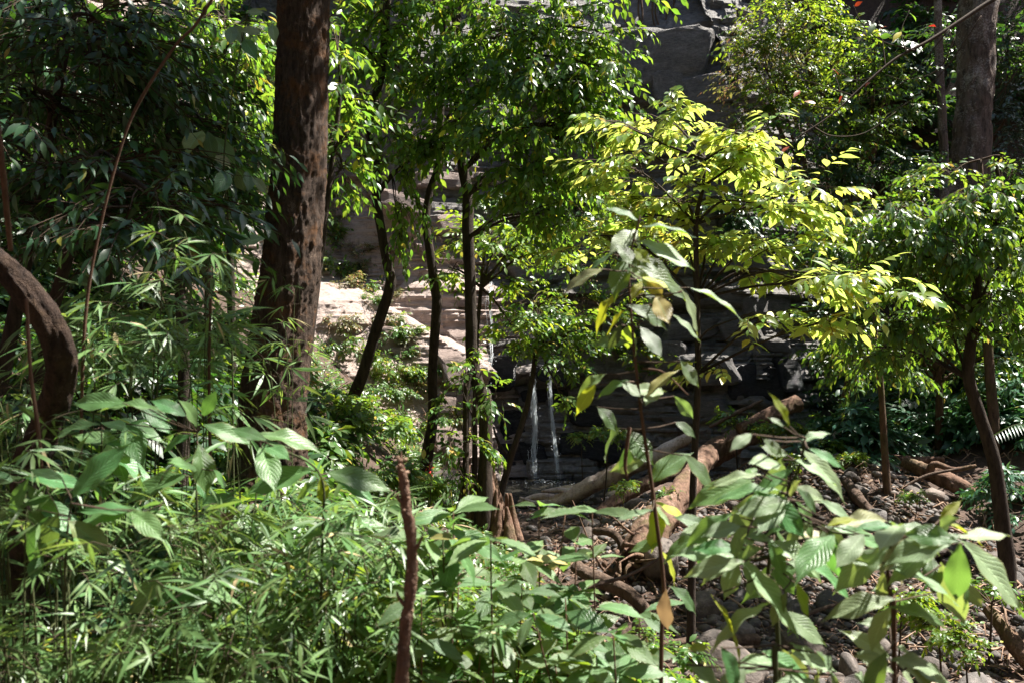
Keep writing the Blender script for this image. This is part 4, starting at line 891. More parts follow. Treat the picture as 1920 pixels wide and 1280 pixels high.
for cx, cy, rx, ry, n in [(1600, 700, 40, 26, 14), (1650, 650, 50, 24, 16), (1700, 700, 40, 24, 10), (1580, 650, 40, 20, 12)]: t.clump(cx, cy, 11, rx, ry, 0.4, n, att=t.C[1], br=0.01, ll=0.14, n=9, L=0.35, droop=0.5, ldroop=0.8)
t.finish(120)
t = tree('grey_trunk_tree', 'thick pale grey trunk with peeling bark at the upper right', [(1855, -260, 16, 66), (1838, -40, 16, 68), (1828, 110, 16, 64), (1820, 220, 16, 62), (1812, 345, 16, 74), (1808, 420, 16, 84)], 'bark_grey', sides=48, rings=140, bump_=0.2, lmat='dark', leaf='mid', seed=51)
for cx, cy, d in [(1700, -300, 15.5), (2000, -280, 16), (1850, -420, 15), (1600, -240, 15)]: t.clump(cx, cy, d, 150, 80, 1.6, 60, att=t.C[0], br=0.07, ll=0.22, n=9, L=0.8)
t.finish(0)
t = tree('narrow_trunk_tree', 'narrow speckled trunk left of the thick grey trunk', [(1752, -260, 15.6, 12), (1757, -40, 15.6, 14), (1762, 150, 15.6, 15), (1770, 350, 15.6, 17)], 'bark_grey', sides=14, rings=70, bump_=0.14, lmat='dark', leaf='mid', seed=52)
for cx, cy, d in [(1700, -200, 15.0), (1800, -240, 15)]: t.clump(cx, cy, d, 100, 60, 1.0, 30, att=t.C[0], br=0.03, ll=0.2, n=9, L=0.7)
t.finish(0)

# shrubs and small trees of the upper right slope
def slope_tree(label, base, clumps, d, lmat, leaf='mid', n0=46, ll=0.15, droop=0.35, name='slope_tree', flat=0.3, nleaf=0, cat='tree', group='small trees on the far slope', L=0.5):
    b = P(*base, d); g = float(ground_z(b[0], b[1]))
    if b[2] - g < 2.0: b[2] = g - 0.05
    else: b = on_cliff_px(*base)[0]
    p = Plant(name, label, cat, b, group, leaf, lmat, 'bark_brown')
    top = np.mean([P(c[0], c[1], d) for c in clumps], axis=0)
    p.stem('trunk', [b, (b + top) / 2 + [0.1, 0, 0.1], top], [0.07, 0.05, 0.025], rings=20, sides=8, bump=0.1)
    for cx, cy, rx, ry in clumps:
        n = int(n0 * rx * ry / 2400) + 6
        p.clump(cx, cy, d + p.r.uniform(-0.5, 0.5), rx, ry, 0.5 + rx * d / F * 0.5, n, att=(b + top) / 2, br=0.02, ll=ll, n=9, L=L, droop=droop, flat=flat)
    p.finish(nleaf); return p
slope_tree('small tree with sunlit light green tiers at the top right', (1560, 420), [(1450, 25, 70, 30), (1530, 45, 60, 30), (1400, 60, 50, 26), (1500, -20, 90, 30), (1590, 50, 60, 26)], 17, 'bright')
slope_tree('leafy tree with a bright green drooping bough above the cliff', (1520, 430), [(1440, 165, 56, 30), (1480, 135, 60, 26), (1415, 215, 40, 22), (1530, 110, 50, 22), (1540, 175, 60, 30), (1430, 120, 44, 22)], 16.4, 'bright')
slope_tree('brownish green shrub hanging over the cliff edge', (1480, 330), [(1420, 70, 46, 40), (1385, 140, 36, 40), (1400, 210, 40, 30), (1465, 90, 40, 30)], 17.6, 'olive', ll=0.13)
slope_tree('tree with glittering flat green tiers left of the narrow trunk', (1640, 440), [(1640, 195, 70, 22), (1700, 190, 50, 18), (1590, 235, 60, 24), (1660, 240, 60, 22), (1560, 275, 50, 24), (1600, 110, 60, 30), (1640, 90, 60, 24), (1690, 120, 50, 24)], 15.2, 'mid', leaf='acum')
slope_tree('dark green tree filling the slope below the glittering tiers', (1600, 500), [(1560, 320, 60, 30), (1640, 310, 60, 30), (1700, 290, 50, 26), (1500, 300, 50, 30), (1720, 350, 40, 20), (1510, 230, 50, 30)], 15.8, 'dark')
slope_tree('silvery leaved shrub behind the thick grey trunk', (1890, 420), [(1885, 180, 40, 40), (1900, 240, 40, 30), (1880, 290, 40, 24), (1910, 130, 30, 30)], 17, 'silver', leaf='mid')
slope_tree('dark shrub in deep shade at the right edge', (1900, 480), [(1900, 320, 50, 30), (1870, 340, 40, 26), (1890, 60, 60, 60), (1780, 60, 40, 60), (1790, 260, 30, 40)], 18.5, 'dark')
slope_tree('dark tree at the top behind the cliff edge', (1330, 200), [(1280, 20, 60, 40), (1340, 60, 50, 40), (1240, -20, 80, 40), (1360, 0, 60, 40), (1310, 110, 40, 20), (1180, 10, 60, 30)], 23, 'dark', ll=0.2, n0=40, L=0.7)
slope_tree('mid green tree filling the background behind the dark leaning trunk', (1760, 900), [(1600, 520, 60, 40), (1700, 500, 60, 40), (1800, 540, 60, 40), (1900, 520, 50, 40), (1650, 600, 60, 36), (1760, 620, 60, 36), (1880, 640, 50, 36), (1570, 640, 50, 36), (1690, 690, 60, 30), (1820, 700, 60, 30)], 12.8, 'mid', n0=40)
slope_tree('mid green tree between the yellow tree and the grey trunk', (1560, 700), [(1540, 400, 50, 30), (1610, 380, 50, 30), (1690, 400, 50, 30), (1560, 460, 50, 30), (1650, 450, 50, 30), (1740, 330, 40, 30)], 13.6, 'mid', n0=36)
# hanging red leaved branch
b = P(2090, 640, 11.3); b[2] = float(ground_z(b[0], b[1])); p = Plant('red_leaf_tree', 'tree at the right edge whose arching bare branch carries a few red leaves', 'tree', b, None, 'acum', 'red', 'twig', 60)
p.stem('trunk', [b - [0, 0, 0.1], P(2100, 500, 11.3), P(2085, 150, 11.2), P(2060, -150, 11.1)], [0.12, 0.10, 0.08, 0.05], mat='bark_brown', rings=30, sides=10, bump=0.1)
main = [P(2075, -10, 11.15), P(1960, -50, 11.1), P(1862, 0, 11), P(1800, 40, 10.9), P(1740, 78, 10.8), (P(1680, 110, 10.7)), P(1620, 160, 10.6), P(1560, 215, 10.5), P(1500, 255, 10.4), P(1480, 275, 10.4)]
p.stem('limb', main, [0.04, 0.037, 0.032, 0.027, 0.022, 0.018, 0.014, 0.01, 0.007, 0.004], rings=70, sides=7)
for sp in [[(1715, 95), (1660, 80), (1620, 50), (1600, 10)], [(1640, 145), (1600, 150), (1560, 120), (1550, 90)], [(1600, 180), (1540, 160), (1490, 145)], [(1560, 205), (1530, 200), (1480, 190)], [(1780, 55), (1700, 150), (1640, 170)], [(1790, 70), (1760, 130), (1700, 150), (1660, 140)], [(1840, 30), (1780, 120), (1720, 180), (1640, 230)], [(1520, 235), (1560, 255), (1620, 250), (1680, 210)], [(1660, 125), (1655, 80), (1648, 40)], [(1700, 100), (1690, 60), (1705, 20)], [(1580, 200), (1572, 160), (1560, 130)]]:
    p.stem('side_branch', [P(a, c, 10.7 + 0.1 * k) for k, (a, c) in enumerate(sp)], [0.009, 0.006, 0.003], rings=20, sides=5)
rows = [(1602, 12, 1614, 4, 9), (1650, 55, 1660, 48, 9), (1530, 195, 1512, 188, 10), (1560, 130, 1574, 136, 10), (1580, 180, 1570, 192, 11), (1480, 275, 1466, 282, 11), (1620, 165, 1628, 155, 10), (1500, 170, 1490, 178, 10), (1740, 50, 1752, 46, 9)]
hand_leaves(p, rows, 10.6, 'red', kinds=('acum',))
hand_leaves(p, [(1555, 130, 1548, 122, 9), (1640, 45, 1630, 60, 12), (1690, 60, 1676, 72, 12), (1650, 70, 1668, 66, 12), (1600, 150, 1584, 148, 9), (1620, 230, 1606, 224, 9), (1705, 25, 1720, 34, 12)], 10.6, 'canopy', kinds=('acum',))
p.finish()
# hanging roots over the cliff top
r = np.random.default_rng(61)
for k in range(9):
    x = 1180 + 14 * k + r.normal(0, 6); d = 21.2
    pts = [P(x, -30, d), P(x + r.normal(0, 8), 30, d), P(x + 10 + r.normal(0, 10), 80, d - 0.1), P(x + 20 + r.normal(0, 12), 130 + r.normal(0, 20), d - 0.3)]
    tag(tube_obj('hanging_root', None, pts, [0.03, 0.022, 0.014, 0.006], M['bark_brown'], rings=24, sides=6), ('first', 'second', 'third', 'fourth', 'fifth', 'sixth', 'seventh', 'eighth', 'ninth')[k] + ' from the left of the thin roots hanging at the cliff top', 'root', 'roots hanging over the cliff')

# ------------------------------------------------------------------ left side: leafy understory
def leafy_tree(label, base, d, clumps, lmat, leaf='acum', ll=0.17, nleaf=200, name='understory_tree', group='leafy trees on the left bank', droop=0.5, ldroop=0.8, flat=0.4, L=0.5, dens=1.0, dj=0.5, br=0.014):
    b = P(*base, d); b[2] = min(b[2], float(ground_z(b[0], b[1])))
    p = Plant(name, label, 'tree', b, group, leaf, lmat, 'bark_dark')
    top = np.mean([P(c[0], c[1], d) for c in clumps], axis=0) + [0, 0, 0.2]
    tr = catmull([b - [0, 0, 0.1], b * 0.6 + top * 0.4 + p.r.normal(0, 0.06, 3), top], 9)
    p.stem('trunk', tr, [0.05, 0.04, 0.02], rings=40, sides=9, bump=0.1)
    for c in clumps:
        cx, cy, rx, ry, n = c
        dd = d + p.r.uniform(-dj, dj); C = P(cx, cy, dd)
        t0 = tr[3 + int(np.argmin(np.linalg.norm(tr[3:] - C, axis=1)))]
        p.clump(cx, cy, dd, rx, ry, 0.45, int(n * dens), att=t0, br=br, ll=ll, n=9, L=L, droop=droop, ldroop=ldroop, flat=flat)
    p.finish(nleaf); return p
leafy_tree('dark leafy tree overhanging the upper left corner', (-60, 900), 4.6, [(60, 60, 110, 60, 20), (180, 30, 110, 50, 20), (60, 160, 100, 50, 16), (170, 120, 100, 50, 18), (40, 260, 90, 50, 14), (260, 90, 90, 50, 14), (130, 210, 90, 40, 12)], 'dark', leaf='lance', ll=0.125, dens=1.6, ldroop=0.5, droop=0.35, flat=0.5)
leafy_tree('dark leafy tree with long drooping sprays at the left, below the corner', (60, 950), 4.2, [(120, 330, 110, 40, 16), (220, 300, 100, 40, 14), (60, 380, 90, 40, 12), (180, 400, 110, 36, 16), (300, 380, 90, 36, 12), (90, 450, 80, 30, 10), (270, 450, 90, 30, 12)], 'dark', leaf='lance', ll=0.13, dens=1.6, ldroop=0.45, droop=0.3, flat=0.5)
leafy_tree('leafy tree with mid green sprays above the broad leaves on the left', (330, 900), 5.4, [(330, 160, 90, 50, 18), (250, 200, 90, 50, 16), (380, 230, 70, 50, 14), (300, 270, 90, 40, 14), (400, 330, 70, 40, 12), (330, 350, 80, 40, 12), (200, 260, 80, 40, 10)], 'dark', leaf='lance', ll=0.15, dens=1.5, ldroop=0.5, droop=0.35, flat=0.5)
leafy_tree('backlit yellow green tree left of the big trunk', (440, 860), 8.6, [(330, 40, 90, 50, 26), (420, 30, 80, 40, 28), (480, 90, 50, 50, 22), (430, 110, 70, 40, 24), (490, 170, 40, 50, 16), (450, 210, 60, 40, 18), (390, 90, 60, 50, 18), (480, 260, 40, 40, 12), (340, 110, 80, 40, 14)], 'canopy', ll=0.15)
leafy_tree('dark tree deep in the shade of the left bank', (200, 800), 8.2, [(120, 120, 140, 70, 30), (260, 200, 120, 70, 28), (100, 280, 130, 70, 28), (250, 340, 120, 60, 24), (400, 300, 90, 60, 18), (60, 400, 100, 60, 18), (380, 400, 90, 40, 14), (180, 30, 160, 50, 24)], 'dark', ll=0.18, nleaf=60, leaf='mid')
leafy_tree('sunlit small leaved tree between the big trunk and the sunlit bank', (545, 900), 8.0, [(630, 60, 30, 60, 12), (640, 180, 40, 50, 14), (650, 260, 46, 40, 12), (640, 320, 40, 40, 10)], 'canopy', ll=0.15, droop=0.4, ldroop=0.8)
# slim trunks behind the left foliage
for lab, tr in [('slim ringed trunk behind the leaves left of the big trunk', [(385, -60, 9, 11), (388, 100, 9, 12), (390, 250, 9, 12), (392, 420, 9, 14), (390, 640, 9, 16)]), ('thin pale trunk far behind the left foliage', [(282, -20, 11, 8), (286, 110, 11, 9), (290, 300, 11, 10), (292, 560, 11, 12)])]:
    t = tree('slim_tree', lab, tr, 'bark_brown', sides=10, rings=60, bump_=0.1, lmat='canopy', group='slim trunks on the left bank')
    t.clump(tr[0][0], tr[0][1] - 60, tr[0][2], 80, 50, 0.6, 16, att=t.C[0], ll=0.16, n=9); t.finish()
# thin reddish canes crossing the left foliage
for lab, pts in [('thin reddish cane slanting across the upper left foliage', [(404, -10, 3.0, 5), (365, 50, 3.0, 6), (330, 85, 3.0, 5), (268, 180, 3.0, 6), (232, 262, 3.0, 5), (190, 420, 3.0, 5), (160, 600, 3.0, 6), (150, 900, 3.0, 6)]), ('thin dark cane standing before the bent trunk', [(50, 560, 2.3, 6), (58, 700, 2.3, 7), (74, 830, 2.3, 8), (80, 980, 2.3, 9)]), ('thin dark cane in front of the big trunk base', [(395, 560, 3.2, 5), (392, 720, 3.2, 6), (395, 900, 3.2, 7)]), ('slender bare cane at the left edge', [(-10, 200, 2.2, 12), (3, 300, 2.2, 12), (20, 470, 2.3, 9)])]:
    tag(tube_obj('cane', None, [P(*p[:3]) for p in pts][::-1], [p[3] * p[2] / F / 2 for p in pts][::-1], M['stem_red'], rings=50, sides=8, bump=0.15, bscale=40), lab, 'cane', 'thin canes on the left')

# ------------------------------------------------------------------ bushes copied over the banks
def bush_proto(leaf, mat, n, R, H, ll, seed, L=0.3, nl=9, droop=0.3, flat=0.45, name='bush'):
    r = np.random.default_rng(seed); me = {}
    class Q(Plant):
        def __init__(s): s.b = np.zeros(3); s.leaf, s.mat = leaf, mat; s.tw = []; s.lv = []; s.r = r
    p = Q(); m = max(6, n // 7)
    u = norm(r.normal(0, 1, (m, 3))); u[:, 2] = np.abs(u[:, 2]); E = u * np.array([R, R, H]) * r.uniform(0.6, 1.0, (m, 1)) + [0, 0, 0.05]
    tc = np.array([0, 0.5, 1.0])[None, :, None]; TW = E[:, None] * tc; TW[:, 1, 2] += 0.1 * H
    p.twigs(TW, 0.010, 0.004)
    k = r.integers(0, m, n); g = r.uniform(0.45, 1.0, (n, 1)); org = E[k] * g
    dr = norm(E[k]) * 0.7 + r.normal(0, 0.5, (n, 3)); dr[:, 2] *= 0.5
    p.sprays(org, dr, np.array([0, 0, 1.0]) + norm(E[k]) * 0.35 + r.normal(0, flat, (n, 3)), r.uniform(0.7, 1.3, n) * L, n=nl, ll=ll, droop=droop, twr=0.002)
    V, Qd, T = join(p.tw); pos, d, nn, ln = [np.concatenate(x) for x in zip(*p.lv)]
    return mesh_np('stems', V, Qd, T, M['twig']), cloud_mesh('foliage', leaf, mat, pos, d, nn, ln)
PRO = {
    'dark': [bush_proto('mid', 'dark', 70, 0.55, 0.6, 0.12, 1), bush_proto('mid', 'dark', 80, 0.6, 0.5, 0.11, 2)],
    'blue': [bush_proto('acum', 'blue', 80, 0.5, 0.45, 0.14, 3), bush_proto('lance', 'blue', 90, 0.5, 0.5, 0.15, 4), bush_proto('mid', 'blue', 90, 0.55, 0.4, 0.11, 5)],
    'bright': [bush_proto('far', 'bright', 90, 0.5, 0.42, 0.085, 6, L=0.22), bush_proto('far', 'mid', 100, 0.55, 0.4, 0.08, 7, L=0.22)],
    'olive': [bush_proto('far', 'olive', 110, 0.5, 0.4, 0.08, 8, L=0.22), bush_proto('far', 'olive', 90, 0.45, 0.5, 0.07, 9, L=0.2)],
    'litgreen': [bush_proto('acum', 'bright', 60, 0.4, 0.35, 0.10, 10, L=0.26)],
    'mid': [bush_proto('mid', 'mid', 80, 0.5, 0.5, 0.11, 12), bush_proto('mid', 'mid', 70, 0.6, 0.4, 0.12, 13)],
}
def put_bush(kind, p, s, label, group, name='bush', cat='shrub'):
    st, fo = PRO[kind][int(rng.integers(len(PRO[kind])))]
    o = link(name, None, None, p); o.scale = (s, s, s * rng.uniform(0.85, 1.15)); o.rotation_euler = (0, 0, rng.random() * 6.3)
    o.empty_display_size = 0.2
    link('stems', st, o); tag(link('foliage', fo, o), kind='stuff'); return tag(o, label, cat, group)
def stalk(o, z, g):
    if z - g > 0.06:
        h_ = (z - g + 0.05) / o.scale[2]; V, Q, T = tube(np.array([[0.1, 0.05, -h_], [0.03, 0.02, -h_ * 0.5], [0, 0, 0.05]]), [0.02, 0.016, 0.01], rings=8, sides=6)
        link('stalk', mesh_np('stalk', V, Q, T, M['twig']), o)
def bush_px(kind, px, py, d, rpx, label, group, **kw):
    p = P(px, py, d); g = float(ground_z(p[0], p[1])); s = rpx * d / F / 0.5
    p[2] = max(g, p[2] - 0.3 * s); stalk(put_bush(kind, p, s, label, group, **kw), p[2], g)
# shaded undergrowth on the right bank
r = np.random.default_rng(71)
for k in range(46):
    d = r.uniform(10.5, 15.5); px = r.uniform(1530 + (d - 10.5) * 6, 1960); py = 640 + 8 * r.normal() + (15.5 - d) * 52 + 40 + r.uniform(-30, 40)
    p = P(px, py, d); g = float(ground_z(p[0], p[1]))
    if p[0] < np.interp(d, [7, 11, 15, 18], [6.6, 5.3, 4.7, 6]) and d < 13.5 and py > 850: continue
    if d < 12.4 and px < 1850: continue
    put_bush('blue', (p[0], p[1], g - 0.03), r.uniform(0.8, 1.5), where('bluish green undergrowth shrub', p), 'undergrowth shrubs on the right bank', name='undergrowth_shrub')
for k in range(26):
    y_ = r.uniform(14, 19); x_ = r.uniform(5.4 + (y_ - 14) * 0.15, 11); g = float(ground_z(x_, y_))
    put_bush('blue' if r.random() < 0.6 else 'dark', (x_, y_, g - 0.03), r.uniform(1.1, 2.0), where('dark slope shrub', (x_, y_, g)), 'shrubs on the right slope', name='slope_shrub')
for k in range(32):
    y_ = r.uniform(18, 25); x_ = r.uniform(6.5, 16); g = float(ground_z(x_, y_))
    put_bush('dark', (x_, y_, g - 0.05), r.uniform(1.8, 3.0), where('dark upper slope bush', (x_, y_, g)), 'bushes on the upper right slope', name='slope_bush')
n = 2600; y_ = r.uniform(3.2, 15.5, n); x_ = np.interp(y_, [0, 4, 7, 10, 12, 15, 18], [2.0, 0.6, 0.5, 0.2, -0.1, -0.5, -0.8]) - r.exponential(1.6, n); z_ = ground_z(x_, y_)
class GC(Plant):
    def __init__(s): s.b = np.zeros(3); s.leaf, s.mat = 'far', 'mid'; s.tw = []; s.lv = []; s.r = r
gc = GC(); gc.sprays(np.stack([x_, y_, z_], -1), np.stack([r.normal(0, 0.5, n), r.normal(0, 0.5, n), np.full(n, 0.9)], -1), np.array([0.2, -0.4, 1.0]) + r.normal(0, 0.4, (n, 3)), r.uniform(0.12, 0.35, n), n=7, ll=0.085, droop=0.3, twr=0.0016)
pos, d_, nn, ln = [np.concatenate(x) for x in zip(*gc.lv)]
tag(link('ground_cover', cloud_mesh('ground_cover', 'far', 'mid', pos, d_, nn, ln)), 'low green leafy ground cover over the left bank', 'ground cover', None, 'stuff')
# sunlit scrub on the cliff and bank
cl = [('olive', 640, 410, 60), ('bright', 650, 450, 60), ('olive', 700, 470, 50), ('bright', 620, 500, 60), ('olive', 660, 540, 50), ('bright', 690, 560, 40), ('olive', 760, 480, 40), ('bright', 610, 380, 50), ('olive', 740, 560, 30), ('bright', 750, 610, 40), ('olive', 770, 660, 30), ('bright', 735, 690, 60), ('bright', 760, 730, 55), ('bright', 700, 730, 60), ('olive', 640, 600, 50), ('bright', 640, 650, 60), ('mid', 780, 620, 30), ('bright', 720, 790, 60), ('bright', 770, 800, 50), ('mid', 700, 840, 60),
      ('olive', 860, 460, 40), ('mid', 1080, 640, 60), ('mid', 1130, 640, 50), ('bright', 1160, 670, 55), ('bright', 1110, 690, 50), ('olive', 1040, 560, 50), ('mid', 1000, 540, 50), ('olive', 1110, 560, 60), ('mid', 1170, 590, 50), ('olive', 1200, 640, 50), ('olive', 1030, 480, 40), ('mid', 1150, 480, 40), ('mid', 1210, 690, 40), ('bright', 1230, 620, 40), ('dark', 1700, 20, 60), ('dark', 1640, 40, 60), ('dark', 1760, 30, 60), ('dark', 1600, 10, 60), ('dark', 1560, 60, 60), ('dark', 1225, 160, 20), ('dark', 1350, 190, 22), ('dark', 1200, 60, 20), ('olive', 1370, 60, 40), ('dark', 1160, 180, 26), ('mid', 1530, 540, 60), ('dark', 1520, 600, 60), ('dark', 1540, 680, 60), ('dark', 1530, 760, 50), ('mid', 1320, 520, 30), ('olive', 650, 240, 40), ('bright', 620, 300, 40), ('olive', 760, 200, 36), ('mid', 900, 380, 40), ('mid', 960, 400, 50), ('mid', 1050, 380, 60), ('dark', 1420, 420, 60), ('dark', 1350, 400, 60), ('dark', 1480, 470, 60), ('mid', 1110, 250, 50), ('dark', 1000, 200, 70), ('dark', 900, 120, 70), ('dark', 760, 120, 60)]
cl += [(('olive', 'bright', 'mid')[k % 3], 605 + (k * 61.8) % 260, 430 + (k * 97.3) % 420, 26 + (k * 7) % 22) for k in range(22)]
cl += [('mid' if k % 3 else 'bright', 20 + (k * 61.8) % 560, 20 + (k * 97.3) % 470, 80) for k in range(46)]
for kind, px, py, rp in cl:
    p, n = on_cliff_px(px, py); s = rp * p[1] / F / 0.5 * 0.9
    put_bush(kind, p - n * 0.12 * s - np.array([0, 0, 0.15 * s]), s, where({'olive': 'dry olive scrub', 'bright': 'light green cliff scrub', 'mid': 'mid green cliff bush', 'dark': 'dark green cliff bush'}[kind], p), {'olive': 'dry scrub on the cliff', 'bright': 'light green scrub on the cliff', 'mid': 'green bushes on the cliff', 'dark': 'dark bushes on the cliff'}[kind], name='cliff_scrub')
# left bank fill
for k in range(60):
    y_ = r.uniform(4.5, 13); x_ = np.interp(y_, [4, 12], [-0.4, -1.6]) - r.uniform(0, 5.5); g = float(ground_z(x_, y_))
    px = 960 + x_ / y_ * F
    if px < -150: continue
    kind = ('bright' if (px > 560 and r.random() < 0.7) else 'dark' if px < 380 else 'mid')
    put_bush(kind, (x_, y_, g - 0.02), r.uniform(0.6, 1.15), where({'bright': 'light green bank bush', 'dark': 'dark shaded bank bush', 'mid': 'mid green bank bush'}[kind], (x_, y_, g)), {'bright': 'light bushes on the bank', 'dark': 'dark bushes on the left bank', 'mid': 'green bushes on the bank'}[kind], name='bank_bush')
for k in range(18):                                           # forest on the height above and beside the cliff
    y_ = r.uniform(21.5, 26); x_ = r.uniform(-12, 12); g = float(ground_z(x_, y_))
    put_bush('dark', (x_, y_, g), r.uniform(2.0, 3.2), where('dark bush on the height', (x_, y_, g)), 'bushes above the cliff', name='forest_bush')
for k in range(14):
    y_ = r.uniform(9, 15); x_ = r.uniform(-11, -4.5); g = float(ground_z(x_, y_))
    put_bush('dark', (x_, y_, g), r.uniform(1.6, 2.6), where('large dark back bush', (x_, y_, g)), 'bushes at the back of the left bank', name='forest_bush')
# small plants in the bed
for kind, px, py, d, rp, lab in [('litgreen', 1440, 790, 12.8, 40, 'small sunlit bush between the two upper logs'), ('litgreen', 1500, 800, 12.6, 46, 'light green bush right of the mossy log'), ('litgreen', 1550, 830, 12.2, 44, 'light green bush left of the broken pinkish stump'), ('mid', 1380, 780, 13.4, 40, 'green bush at the foot of the dark cliff'), ('mid', 1530, 780, 13.0, 40, 'green bush above the pinkish stump'), ('litgreen', 1620, 800, 12.4, 36, 'light green bush right of the pinkish stump'), ('litgreen', 1170, 900, 12.0, 36, 'glossy small bush growing beside the pale log'), ('mid', 1140, 800, 14.5, 40, 'green bush on the rocks right of the waterfall'), ('litgreen', 1090, 810, 15.2, 30, 'light bush beside the thin thread of water'),
                             ('litgreen', 1590, 860, 11.6, 40, 'leafy green bush before the bent root log'), ('litgreen', 1480, 850, 11.4, 40, 'light green bush behind the pale leaves'), ('mid', 1260, 920, 10.6, 26, 'little green bush on the massive fallen trunk'), ('litgreen', 1690, 1110, 6.7, 70, 'bright sunlit creeping shrub on the gravel, left part'), ('litgreen', 1760, 1150, 6.6, 70, 'bright sunlit creeping shrub on the gravel, middle part'), ('litgreen', 1810, 1190, 6.5, 60, 'bright sunlit creeping shrub on the gravel, right part'), ('mid', 1860, 1090, 7.4, 70, 'green low shrub behind the long pale leaf at right'), ('mid', 1510, 1170, 7.2, 24, 'tiny green seedling on the gravel'), ('mid', 1720, 920, 10.4, 30, 'small green plant before the right hand logs'), ('blue', 1880, 900, 9.8, 50, 'bluish shrub behind the dark leaning trunk'), ('litgreen', 800, 900, 10.5, 60, 'light green bush left of the rotten stump'), ('mid', 740, 870, 9.0, 70, 'mid green bush below the middle slim trunk'), ('bright', 650, 850, 8.0, 80, 'light bush right of the big trunk base'), ('mid', 620, 760, 8.4, 80, 'green bush right of the big trunk at mid height'), ('bright', 690, 920, 7.4, 70, 'light green bush above the sunlit bamboo')]:
    bush_px(kind, px, py, d, rp, lab, None)
C = []
for k in range(150):
    p, n_ = on_cliff_px(r.uniform(600, 880), r.uniform(420, 820)); q = r.normal(0, 0.25, 3); q[2] = -abs(q[2]) - 0.15
    C.append([p + n_ * 0.02, p + q * 0.5 + n_ * 0.12, p + q + n_ * 0.06])
rd = r.uniform(0.003, 0.008, len(C)); V, Q, T = batch_tubes(np.array(C), rd, rd * 0.4, 4)
tag(link('bank_roots', mesh_np('bank_roots', V, Q, T, M['dry_twig'])), 'dry rootlets hanging from the sunlit bank', 'roots', None, 'stuff')
for k in range(44):
    px, py, d = 60 + (k * 61.8) % 470, r.uniform(780, 960), r.uniform(3.9, 5.7) if k % 2 else r.uniform(5.8, 8.6); p = P(px, py, d); g = float(ground_z(p[0], p[1]))
    put_bush('dark' if k % 3 else 'mid', (p[0], p[1], g - 0.02), r.uniform(0.8, 1.3), where('dark leafy understory bush', p), 'understory bushes before the big trunk', name='understory_bush')
# red flowers by the bank
fm, N, L_, B = nodes_of('red_petal'); B.inputs['Base Color'].default_value = (0.65, 0.03, 0.02, 1); B.inputs['Roughness'].default_value = 0.5
for lab, px, py in [('red flower spike above the light bush left of the stump', 806, 876), ('small red flower left of the taller red spike', 762, 874)]:
    b = P(px, py + 40, 10.2); b[2] = min(b[2], float(ground_z(b[0], b[1]))); t = thing('red_flower', lab, 'flower', b, 'red flowers on the bank')
    tube_obj('stalk', t, [b, P(px + 2, py + 15, 10.2), P(px, py - 4, 10.2)], [0.006, 0.005, 0.003], M['stem_green'], rings=8, sides=5)
    V, Q, T, UV = LT['mid']; me = mesh_np('petal', V, Q, T, fm, UV)
    for k in range(11):
        o = link('petal', me, t); q = P(px + r.normal(0, 2), py + r.uniform(-12, 10), 10.2 + r.normal(0, 0.02)) - b; o.location = q; s = r.uniform(0.04, 0.07); o.scale = (s * 0.8, s, s); o.rotation_euler = (r.uniform(-1, 0.6), r.normal(0, 0.4), r.random() * 6.3)
# palm fronds at the right edge
for lab, px, py, d in [('feathery palm frond at the right edge', 1905, 800, 11.6)]:
    b = P(px + 70, py + 30, d); top_ = b.copy(); b[2] = min(b[2], float(ground_z(b[0], b[1]))); p = Plant('palm_frond', lab, 'palm', b, 'palm fronds at the right', 'blade', 'dark', 'stem_green')
    tip = P(px - 50, py + 20, d - 0.3); mid_ = (top_ + tip) / 2 + [0, 0, 0.22]; c = catmull([top_, mid_, tip], 22); p.stem('stem', [b, (b + top_) / 2, top_], [0.014, 0.011, 0.008], rings=8, sides=6)
    p.stem('rachis', c, [0.008, 0.006, 0.003], rings=22, sides=5); tn = norm(np.gradient(c, axis=0)); sd = norm(np.cross(tn, [0, 0, 1.0]))
    for sgn in (-1, 1): p.lv.append((c[3:], norm(tn * 0.6 + sgn * sd)[3:] - np.array([0, 0, 0.25]), np.tile([0, 0, 1.0], (19, 1)), np.linspace(0.34, 0.16, 19)))
    p.finish(60)

